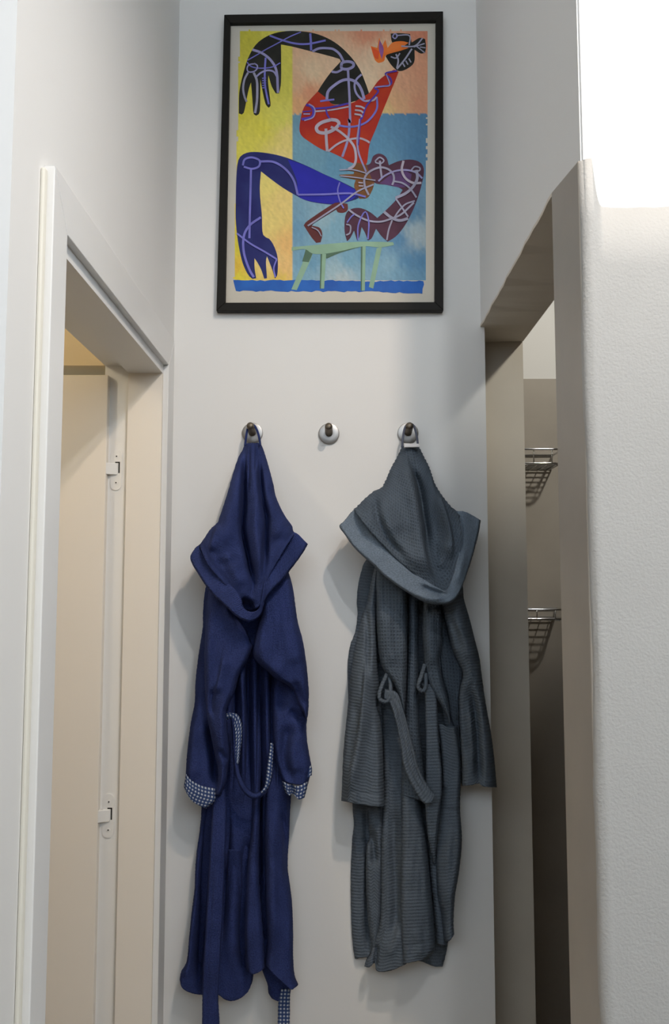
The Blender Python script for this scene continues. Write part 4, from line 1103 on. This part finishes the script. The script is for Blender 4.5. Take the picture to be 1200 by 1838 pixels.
# belt carriers and belt
for nm, pts, ds in (('belt_carrier', [(430, 485), (395, 560), (376, 620), (384, 660), (425, 672), (448, 640), (452, 560), (436, 500)], .096),
                    ('belt_carrier', [(684, 420), (665, 480), (645, 540), (640, 580), (672, 600), (690, 560), (686, 480)], .092)):
    L_, R_ = ribbon_curves([q + (7.0,) for q in g7(*pts)])
    cloth(nm, L_, R_, M_GREYRIB, rg, [(0, ds - .012), (.4, ds + .008), (.7, ds), (1, ds - .016)], lip=.004, lw=3.5, wr=.0003, res=1.2)
cloth('belt_end', g7((660, 555), (682, 640), (686, 800), (690, 950), (690, 1150), (686, 1250)) + g8((685, 150), (700, 350), (735, 560)), g7((722, 556), (760, 640), (772, 850), (782, 1000), (796, 1150), (797, 1300)) + g8((788, 150), (765, 350), (756, 560)), M_GREYRIB, rg,
      [(0, .084), (.5, .090), (.85, .086), (1, .060)], lip=.009, lw=4, wr=.0008)
cloth('belt', g7((405, 655), (448, 692), (488, 820), (520, 980), (541, 1120), (590, 1230), (640, 1320), (682, 1362)), g7((415, 588), (498, 616), (542, 740), (572, 850), (612, 1000), (642, 1120), (692, 1220), (752, 1296)), M_GREYRIB, rg,
      [(0, .092), (.2, .106), (.7, .112), (1, .116)], B=g7((682, 1362), (712, 1356), (740, 1334), (752, 1296)), lip=.008, lw=4, wr=.0008,
      folds=[(g7((430, 640), (475, 690), (515, 830), (548, 990), (575, 1120), (640, 1250), (700, 1330)), 'r', -.004, 2), (g7((450, 620), (510, 690), (545, 820), (580, 980), (620, 1130), (680, 1250), (730, 1310)), 'r', -.004, 2)])
# hood
hdL = g6((570, 212), (545, 270), (500, 350), (470, 420), (440, 475), (390, 500), (330, 550), (290, 590), (262, 615))
hdR = g6((674, 212), (702, 270), (742, 350), (772, 440), (792, 480), (832, 540), (882, 600), (912, 622), (930, 640))
hdB = g6((262, 615), (340, 720), (440, 830), (560, 950), (680, 1050), (780, 1110), (850, 1145), (890, 1090), (915, 1000), (935, 900), (945, 780), (930, 640))
cloth('hood', hdL, hdR, M_GREY, rg, [(0, .050), (.15, .062), (.5, .096), (.8, .124), (1, .132)], B=hdB, lip=.048, lw=24, wr=.0016, wsx=50, wsy=90, scallop=0.8,
      folds=[(g6((585, 250), (605, 330), (640, 430), (665, 550), (682, 650), (700, 760), (712, 900), (742, 1000), (770, 1090)), 'sl', .028, 26),
             (g6((610, 330), (660, 430), (690, 550), (705, 650), (722, 760), (735, 900)), 'r', -.020, 7),
             (g6((800, 490), (822, 560), (852, 650), (874, 740), (888, 850), (880, 950)), 'sl', .018, 15),
             (g6((400, 500), (410, 640), (480, 800), (590, 930)), 'r', -.010, 7), (g6((480, 420), (500, 600), (560, 780)), 'r', .010, 18),
             (g6((430, 560), (520, 790), (700, 1000)), 'r', .008, 12), (g6((800, 1000), (830, 900), (840, 800)), 'r', .008, 10)])
brO = g6((262, 618), (238, 642), (200, 690), (172, 722), (210, 780), (260, 850), (320, 910), (390, 972), (460, 1040), (540, 1100), (620, 1152), (700, 1198), (770, 1216), (850, 1214), (900, 1190), (940, 1130), (966, 1060), (1000, 960), (1030, 860), (1055, 760), (1067, 684))
brI = g6((268, 606), (300, 650), (335, 692), (400, 770), (480, 860), (560, 940), (650, 1018), (740, 1078), (800, 1112), (845, 1130), (872, 1085), (900, 1000), (922, 900), (934, 800), (926, 720), (910, 626))
cloth('hood_brim', brI, brO, M_GREYBRIM, rg, [(0, .078), (.2, .112), (.45, .142), (.6, .152), (.75, .140), (1, .082)], B=g6((910, 626), (960, 628), (1010, 650), (1067, 684)), lip=.008, lw=4, lipR=.020, wr=.0014, wsx=50, wsy=50, res=1.6, th=.006,
      folds=[(g6((275, 625), (345, 715), (450, 840), (560, 950), (680, 1050), (800, 1125)), 'r', -.004, 2), (g6((690, 1100), (780, 1140), (850, 1150)), 'r', -.008, 5), (g6((640, 1140), (740, 1180), (830, 1180)), 'r', .006, 5),
             (g6((900, 1100), (950, 960), (975, 850)), 'r', .006, 7), (g6((940, 640), (950, 750), (940, 900)), 'r', -.004, 2)])
loop(rg, [(721, 803), (722.5, 788), (725, 772), (729, 763), (735, 760.5), (741, 763), (745, 772), (748, 786), (750, 803)], [.050, .050, .048, .045, .044, .045, .048, .050, .050], .0026, M_LOOP)
q = [P(*p, YB - 0.066) for p in [(724.5, 795.5), (751.5, 796.5), (751.8, 802), (725.5, 802.4)]]
MB().hexa(q, [p + Vector((0, 0.012, 0)) for p in q]).build('woven_label', M_LABEL, rg)

for o in list(bpy.data.objects):
    if '_org' in o: del o['_org']
